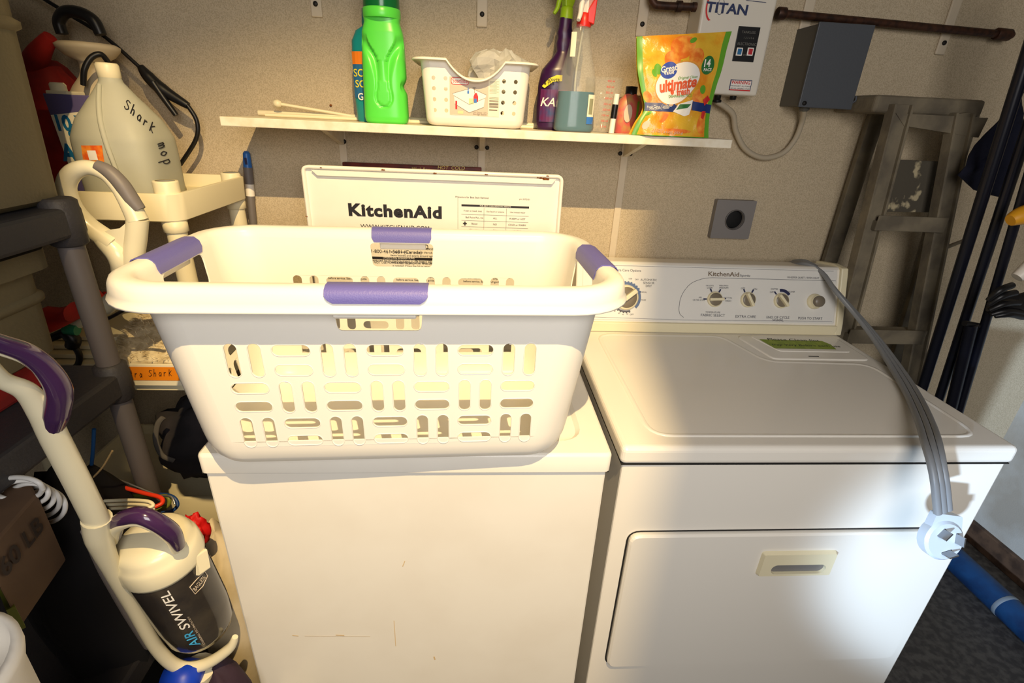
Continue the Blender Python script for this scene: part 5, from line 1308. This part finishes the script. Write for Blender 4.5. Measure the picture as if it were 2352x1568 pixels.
for k in range(2600):
    u, v = random.random(), random.random(); 
    if random.random() < .35: u = random.random() * .06
    p = padp(u, v); d = Vector((random.uniform(-1, .3) - (1.2 if u < .08 else 0), random.uniform(-1, .2), random.uniform(-.2, .9))).normalized() * random.uniform(.006, .013)
    s = Vector((random.uniform(-1, 1), random.uniform(-1, 1), 0)).normalized() * .0011; fib.add([p - s, p + s, p + d + s * .6, p + d * 1.2], [(0, 1, 2, 3)])
o = fib.build('pile', M_shag, PD); o['kind'] = 'stuff'

# cream grooved planks (stack of ribbed panels) at left on the middle tray
for k in range(4):
    z = .8745 + k * .012; q = MB(); q.box((-1.275 + .006 * k, .345 + .022 * k, z), (-1.075, .60, z + .010))
    tag(q.build('ribbed_panel', M_cream, bevel=.002), ('lowest cream plastic slat on the cart shelf left of grey post', 'second cream slat from the bottom of stack left of grey post', 'third cream slat from the bottom of stack left of grey post', 'topmost cream slat of stack left of grey post')[k], 'slat', 'cream slats on the cart')
# black tool with green nozzle and coiled black lead
q = MB(); q.tube([at(40, 805, y=.30), at(95, 785, y=.30), at(150, 762, y=.31)], [.006, .008, .009], 12); q.tube([at(150, 762, y=.31), at(168, 780, y=.31), at(165, 796, y=.31)], [.012, .014, .012], 12); q.tube([at(168, 790, y=.31), at(182, 815, y=.31), at(178, 838, y=.31), at(160, 848, y=.31)], [.006, .006, .006, .005], 10)
HN = thing('hose_nozzle', 'black hose nozzle with green collar hanging left of the grey post', 'nozzle', tuple(at(160, 770, y=.31))); q.build('nozzle_body', M_black, HN)
q = MB(); q.tube([at(150, 755, y=.295), at(178, 758, y=.295)], .011, 14, spline=False); q.build('green_collar', mat('green_collar', (30, 120, 84), .5), HN)
# red cloth bundle under the tote
q = MB(); rings = []
for i in range(14):
    t = i / 13; x, y = 5 + 165 * t, 775 - 62 * t + 6 * math.sin(t * 9); p = at(x, y, y=.22 + .03 * t); r = .020 + .004 * math.sin(t * 12); ring = []
    for k in range(16):
        a = 2 * PI * k / 16; ring.append(p + Vector((0, math.cos(a) * r * 1.4 * (1 + .3 * noise.noise(Vector((t * 5, a, 0)))), math.sin(a) * r * (1 + .3 * noise.noise(Vector((t * 5, a, 3)))))))
    rings.append(ring)
q.loft(rings); tag(q.build('red_cloth', M_redcl), 'red cloth bundle below the lower taupe tote', 'cloth')
q = MB(); q.tube([at(212, 662, y=.40), at(232, 690, y=.42), at(246, 676, y=.44)], [.008, .014, .01], 12); tag(q.build('red_clip', mat('red_clip', (200, 30, 24), .4)), 'small red plastic clip right of the grey post under the basket', 'clip')

# ================================================================== LEFT: DARK GREY SHELVING WITH TOTES
GU = thing('storage_rack', 'dark grey plastic shelving rack with round posts at the left edge', 'shelving', (-1.2, -.05, 0))
gx_ = -.868
def slab(z0, z1, n='shelf'):
    q = MB(); q.box((-1.75, -.35, z0), (gx_ + .018, .122, z1)); o = q.build(n, M_dkgrey, GU, bevel=.006)
    return o
slab(1.228, 1.272); slab(.955, 1.0); slab(.45, .50)
for (x, y) in ((gx_, .100), (gx_, -.33), (-1.72, .10)):
    for z0, z1 in ((1.0, 1.228), (.50, .955), (.02, .45)):
        q = MB(); q.lathe([(.0170, z0), (.0170, z1)], (x, y, 0), 24); 
        if not (y < 0 and x == gx_): q.build('post', M_postgrey, GU)
    for z in (1.25, .98, .475):
        if y < 0 and x == gx_: continue
        q = MB(); q.lathe([(.019, z - .036), (.024, z - .032), (.024, z + .030), (.019, z + .034)], (x, y, 0), 24); q.build('corner_joint', M_dkgrey, GU)
def tote(name, label, z0, z1, xr, yb_, m=M_tote, flare=.03):
    o = thing(name, label, 'tote', (xr - .27, yb_ - .2, z0)); q = MB()
    def ring(z, d=0):
        f = flare * (z - z0) / (z1 - z0); hx_, hy_ = .27 + f / 2 + d, .20 + f / 2 + d; return rr(hx_, hy_, .035, z, 5, (xr - .27, yb_ - .20))
    q.loft([ring(z0, -.012), ring(z0 + .008), ring(z1 - .03), ring(z1 - .028, .014), ring(z1, .014)]); q.build('tub', m, o, merge='n', angle=.5)
    zz = z0 + (z1 - z0) * .52
    q = MB(); q.loft([ring(zz), ring(zz + .004, .005), ring(zz + .012, .005), ring(zz + .016)], cap0=False, cap1=False); q.build('rib', m, o)
tote('storage_tote', 'large taupe storage tote on top shelf at upper left edge', 1.274, 1.70, -.874, .135)
tote('storage_tote', 'taupe storage tote below the top grey shelf at left edge', 1.052, 1.215, -.905, .075, flare=.01)
q = MB(); q.box((-1.45, -.30, 1.001), (-.93, .05, 1.050)); tag(q.build('red_crate', M_redcl, bevel=.006), 'red crate underneath the lower taupe tote', 'crate')

# ================================================================== LEFT: VACUUM CLEANER
VC = thing('vacuum_cleaner', 'upright ivory vacuum cleaner with purple handles and smoked dust canister, left of washer', 'vacuum cleaner', tuple(at(420, 1500, y=-.06)))
yv0 = -.13
q = MB(); q.tube([at(-60, 800, y=-.22), at(0, 868, y=-.20), at(60, 898, y=-.185), at(96, 945, y=-.175), at(128, 1010, y=-.165), at(180, 1110, y=-.15), at(222, 1195, y=-.135)], [.009, .010, .0125, .0145, .0155, .0160, .0165], 18, flat=(1, .8), up=(1, 0, 0)); q.build('wand', M_vacw, VC)
q = MB(); q.tube([at(-60, 790, y=-.23), at(0, 808, y=-.215), at(60, 830, y=-.20), at(100, 868, y=-.19), at(118, 900, y=-.182), at(104, 925, y=-.178), at(98, 945, y=-.175)], [.0035, .0035, .004, .0042, .0045, .005, .006], 10); q.build('handle_rim', M_vacw, VC)
q = MB(); q.tube([at(-60, 768, y=-.235), at(0, 788, y=-.22), at(60, 810, y=-.205), at(105, 845, y=-.193), at(135, 895, y=-.183), at(130, 950, y=-.174), at(118, 1000, y=-.167)], [.008, .009, .010, .011, .0125, .013, .008], 16); q.build('handle_grip', M_vacp, VC)
# frame channel left of canister
q = MB(); q.tube([at(222, 1190, y=-.135), at(228, 1235, y=-.13), at(255, 1300, y=-.12), at(310, 1400, y=-.10), at(362, 1490, y=-.085), at(410, 1530, y=-.075), at(470, 1525, y=-.07), at(525, 1490, y=-.065), at(540, 1462, y=-.062)], [.0175, .0165, .0120, .0105, .0105, .0110, .0105, .009, .005], 16); q.build('carry_frame', M_vacw, VC)
q = MB(); q.tube([at(205, 1215, y=-.125), at(245, 1300, y=-.112), at(300, 1400, y=-.095), at(345, 1478, y=-.08)], [.010, .012, .012, .010], 12); q.build('frame_channel', M_vacg, VC)
# canister: oblique cylinder
ct = at(364, 1262, y=-.075); cb = at(462, 1462, y=-.06); axv = (cb - ct).normalized()
# tilt toward the viewer so the lid shows from above
axv = (axv + Vector((.0, .12, -.35))).normalized()
cb = ct + axv * .165
Rr = .0565
q = MB(); q.lathe([(Rr * .98, .018), (Rr, .024), (Rr * .985, .160), (Rr * .94, .205), (Rr * .85, .220), (0, .222)], ct, 48, axis=axv); q.build('dust_canister', M_smoke, VC)
q = MB(); q.lathe([(0, -.036), (.030, -.036), (.044, -.033), (.0515, -.024), (.052, -.016), (.0555, -.012), (.058, -.004), (.0595, .018), (.058, .024), (.052, .025)], ct, 48, axis=axv); capo = q.build('canister_lid', M_vacw, VC)
ux = (CR - axv * CR.dot(axv)).normalized(); uz = axv.cross(ux)
if uz.dot(CU) < 0: uz = -uz
q = MB(); tp_ = ct - axv * .036
hpts = [at(262, 1232, y=-.10), at(272, 1198, y=-.125), at(315, 1183, y=-.135), at(355, 1196, y=-.135), at(392, 1222, y=-.125), at(408, 1252, y=-.11)]
q.tube(hpts, [.009, .011, .012, .012, .0125, .010], 16); q.build('carry_handle', M_vacp, VC)
q = MB(); q.tube([p + Vector((-.003, -.002, -.008)) for p in hpts], [.007, .008, .0075, .007, .007, .006], 12); q.build('handle_underside', M_vacw, VC)
lat = at(452, 1290, y=-.075); q = MB(); Fl = frame(lat, (1, -.3, .25), (-.15, .3, 1)); q.loft([[Fl(x, y, h) for x, y in roundpoly([(-.011, -.018), (.011, -.018), (.012, .016), (-.012, .016)], .003)] for h in (-.012, .008)], smooth=False); lt = q.build('latch', M_vacw, VC)
q = MB(); put_rect(q, -.003, -.010, .003, -.004, Fl, .0085); q.build('latch_slot', M_black, lt)
def fcan(px, py, h=0):
    d = (CF * FPX + CR * (px - 1176) - CU * (py - 784)).normalized(); t = .5
    while t < 1.2:
        p = CAM + d * t; s = (p - ct).dot(axv); r = (p - ct - axv * s).length
        if -.01 < s < .22 and r <= Rr * 1.0: return p - d * (.0016 + h)
        t += .001
    return None
def canvas(mb, s, p0, p1, hpx, h=0, **k):
    """lettering along a line of readings on the canister"""
    vs, fs = text_mesh(s, 1, align='LEFT', **k); x1 = max(v.x for v in vs); d = Vector((p1[0] - p0[0], p1[1] - p0[1])); L = d.length; d /= L; n_ = Vector((d.y, -d.x))
    P = []
    for v in vs:
        u = v.x / x1 * L; w_ = v.y * hpx; p = fcan(p0[0] + d.x * u + n_.x * w_, p0[1] + d.y * u + n_.y * w_, h)
        if p is None: return
        P.append(p)
    mb.add(P, fs)
q = MB(); canvas(q, 'SWIVEL', (430, 1446), (378, 1360), 33, bold=.01, shear=.25); q.build('white_lettering', M_white_p, VC)
q = MB(); canvas(q, 'AIR', (452, 1484), (433, 1452), 33, bold=.012, shear=.25); q.build('blue_lettering', mat('sky_blue_print', (70, 170, 220), .5), VC)
q = MB(); canvas(q, 'STEERING TECHNOLOGY', (470, 1480), (432, 1415), 7); canvas(q, 'BAGLESS', (446, 1356), (470, 1324), 13, bold=.01)
ol = [fcan(*p) for p in ((436, 1348), (452, 1330), (470, 1312), (477, 1322), (466, 1346), (448, 1364), (436, 1348))]
if all(p is not None for p in ol): q.tube(ol, .0007, 6, spline=False)
q.build('badge', M_taupe_p, VC)['kind'] = 'stuff'
# base of the vacuum on the floor
q = MB(); base = Vector((-.86, .10, 0))
q.loft([rr(.12, .09, .03, z, 5, (base.x - .0, base.y)) if 0 else rr(a, b, .03, z, 5, (-.795, -.125)) for z, a, b in ((.004, .13, .10), (.03, .135, .105), (.07, .12, .09), (.09, .06, .05))]); q.build('floor_head', M_vacw, VC)
e1 = at(455, 1535, y=-.06); q = MB(); q.tube([e1, e1 + Vector((-.015, .0, -.12)), Vector((-.795, -.12, .07))], [.030, .026, .04], 16); q.build('neck', M_vacw, VC)
q = MB(); q.tube([Vector((-.89, -.20, .055)), Vector((-.70, -.20, .055))], .052, 24, spline=False); q.build('brush_cover', M_vacp, VC)

# ================================================================== LEFT: CLUTTER
# cream sack behind the canister against the washer
def lump(name, m, c, r, label, cat, seed=0, k=.25, n=(18, 28), smooth=True):
    q = MB(); rings = []
    for i in range(n[0] + 1):
        ph = PI * i / n[0]; ring = []
        for j in range(n[1]):
            a = 2 * PI * j / n[1]; d = Vector((math.sin(ph) * math.cos(a), math.sin(ph) * math.sin(a), -math.cos(ph)))
            s = 1 + k * noise.noise(d * 1.8 + Vector((seed, seed * 2, 0))) + k * .4 * noise.noise(d * 5 + Vector((seed, 0, seed)))
            ring.append(Vector((c[0] + d.x * r[0] * s, c[1] + d.y * r[1] * s, max(.002, c[2] + d.z * r[2] * s))))
        rings.append(ring)
    q.loft(rings); o = q.build(name, m); 
    return tag(o, label, cat)
p = at(508, 1400, y=.10)
q = MB(); sk = [at(478, 1265, y=.12), at(505, 1240, y=.12), at(545, 1420, y=.10), at(552, 1568, y=.08), at(520, 1568, y=.08), at(520, 1430, y=.10)]
lump('cream_sack', M_sack, (-.778, .115, .31), (.055, .09, .31), 'cream fabric sack squeezed between vacuum and washer', 'sack', 3, .18)
lump('red_bow', mat('red_ribbon', (206, 24, 24), .5), (at(447, 1222, y=.03).x, .03, at(447, 1222, y=.03).z), (.020, .018, .032), 'bright red crumpled ribbon beside washer behind the vacuum lid', 'ribbon', 8, .6)
lump('purple_bag', mat('dark_purple_cloth', (44, 26, 42), .8, bump=.3, bump_scale=20), (at(535, 1540, y=-.03).x - .012, -.06, at(535, 1540, y=-.03).z - .10), (.058, .05, .16), 'dark purple bag at bottom between vacuum and washer', 'bag', 5, .15)
q = MB(); a = at(400, 1562, y=-.10); q.lathe([(0, -.03), (.03, -.028), (.035, 0), (.03, .028), (0, .03)], a + Vector((0, .02, -.03)), 20, axis=(1, 0, 0)); tag(q.build('blue_object', mat('deep_blue_plastic', (16, 60, 190), .4)), 'deep blue rounded plastic object at the bottom edge under the vacuum', 'plastic object')  # unidentified blue plastic object, modelled as a rounded lump
# dark fabric bag on the lower cart tray
lump('fabric_bag', M_mauve, (-.945, .43, .63), (.105, .085, .115), 'dark grey crumpled fabric bag on lower tray of the cart', 'bag', 11, .35)
q = MB(); a = at(372, 970, y=.33); q.tube([at(375, 958, y=.33), at(362, 975, y=.325), at(358, 1010, y=.32), at(372, 1045, y=.32), at(400, 1058, y=.325)], .006, 8, flat=(1, .5)); tag(q.build('bag_strap', mat('grey_webbing', (96, 92, 88), .9)), 'grey webbing strap curving over the dark fabric bag', 'strap')
lump('black_bag', M_blackcl, (at(190, 1260, y=-.05).x - .03, -.02, at(190, 1260, y=-.05).z - .12), (.07, .10, .24), 'black crumpled bag standing left of the vacuum', 'bag', 21, .25)
lump('black_cloth_pile', M_blackcl, (-1.12, -.03, .21), (.20, .17, .20), 'black cloth pile filling lower left corner under the rack', 'cloth pile', 31, .25)
# brown box
bt = at(60, 1250, y=-.20)
q = MB(); P1, P2, P3, P4 = at(-30, 1120, y=-.20), at(95, 1165, y=-.16), at(150, 1290, y=-.14), at(45, 1430, y=-.20)
bz_ = P4.z
BBx = thing('cardboard_box', 'brown cardboard box with printed letters and green edge at the left', 'box', (P1.x - .05, -.2, bz_))
tw = .30
A_ = at(48, 1442, y=-.24); B_ = at(152, 1288, z=A_.z); D_ = at(-40, 1230, z=A_.z); C_ = B_ + D_ - A_; up_ = Vector((0, 0, .12))
BBx.location = A_ + (C_ - A_) * .5
q.hexa([A_, B_, C_, D_, A_ + up_, B_ + up_, C_ + up_, D_ + up_]); q.build('carton', M_brown, BBx, bevel=.003)
FB = frame(A_ + (B_ - A_) * .12 + Vector((0, 0, .0)) + (B_ - A_).cross(Vector((0, 0, 1))).normalized() * .0012, B_ - A_, (0, 0, 1))
q = MB(); put_text(q, '60 LB', (B_ - A_).length * .35, .085, .035, FB, h=.001, bold=.02); q.build('lettering', mat('dark_brown_print', (40, 28, 22), .8), BBx)
dl = (D_ - A_).normalized(); nl = dl.cross(Vector((0, 0, 1))) * .004; u2 = Vector((0, 0, .035)); z2 = Vector((0, 0, -.003))
q = MB(); q.hexa([A_ - nl + z2, A_ + nl + z2, D_ + nl + z2, D_ - nl + z2, A_ - nl + u2, A_ + nl + u2, D_ + nl + u2, D_ - nl + u2]); q.build('green_edge', M_olive, BBx)
# white wire coil
q = MB(); 
for k in range(5):
    cx, cy = 40 + 16 * k, 1122 + 10 * k; rx, ry = 58 - 3 * k, 26 + 3 * k
    q.tube([at(cx + rx * math.cos(t * PI / 6 + k), cy + ry * math.sin(t * PI / 6 + k), y=-.14 + .01 * k + .004 * math.sin(t)) for t in range(13)], .0032, 8)
tag(q.build('white_cable_coil', mat('white_cable', (206, 206, 204), .4)), 'coiled white cable lying on the cardboard box', 'cable')
# hangers
def hanger(name, m, pts, y, r, label):
    q = MB(); q.tube([at(x_, y_, y=yy) for (x_, y_), yy in zip(pts, y)], r, 8); return tag(q.build(name, m), label, 'hanger', 'clothes hangers beside the washer')
n6 = lambda a, b, n: [a + (b - a) * i / (n - 1) for i in range(n)]
hanger('clothes_hanger', M_silver, [(205, 1078), (240, 1090), (300, 1112), (360, 1136), (392, 1140), (402, 1158)], n6(.10, .05, 6), .0018, 'thin silver wire hanger above the red one')
hanger('clothes_hanger', M_redhang, [(215, 1098), (270, 1115), (330, 1132), (368, 1142), (372, 1155), (350, 1166)], n6(.08, .03, 6), .0038, 'bright red plastic hanger beside the washer')
hanger('clothes_hanger', M_olive, [(240, 1125), (290, 1136), (350, 1140), (384, 1140), (386, 1160), (355, 1175)], n6(.09, .05, 6), .0036, 'olive green plastic hanger just behind the red hanger')
hanger('clothes_hanger', mat('dark_blue_plastic', (24, 60, 120), .4), [(300, 1130), (360, 1134), (396, 1140), (408, 1158), (396, 1172), (370, 1178)], n6(.11, .07, 6), .0034, 'dark blue plastic hanger lowest of the coloured hangers')
for k, (dy, tx) in enumerate(((0, 'upper'), (9, 'middle'), (18, 'lowest'))):
    hanger('clothes_hanger', M_cream, [(240, 1150 + dy), (300, 1148 + dy), (340, 1151 + dy), (352, 1160 + dy), (340, 1166 + dy)], n6(.00, -.02, 5), .0028, tx + ' of the cream hangers right behind the vacuum handle')
q = MB(); q.tube([at(258, 1035, y=.0), at(236, 1072, y=.0), at(215, 1095, y=.0)], .0016, 6); q.tube([at(252, 915, y=.08), at(180, 970, y=.06), at(140, 1000, y=.05)], .0020, 6); tag(q.build('tan_string', mat('tan_string', (150, 128, 90), .9)), 'tan string hanging from the grey rack joint', 'string')
q = MB(); q.tube([at(216, 985, y=.05), at(214, 1030, y=.05), at(210, 1070, y=.05)], .003, 8); tag(q.build('blue_cord', mat('blue_cord', (20, 70, 120), .6)), 'short blue cord hanging left of the grey post', 'ribbon')  # a hanging cord, modelled as a thin tube
q = MB(); 


BK = thing('waste_bin', 'tall round white waste bin showing its rim at the bottom left corner', 'bin', tuple(at(-60, 1568, y=-.40)))
pb_ = at(-215, 1600, y=-.38)
q = MB(); q.lathe([(.0, -pb_.z + .003), (.060, -pb_.z + .002), (.075, -.02), (.080, .0), (.080, .010), (.072, .012), (.055, -pb_.z + .01), (0, -pb_.z + .01)], pb_, 40, caps=False); q.build('bin_wall', M_whitepl, BK)
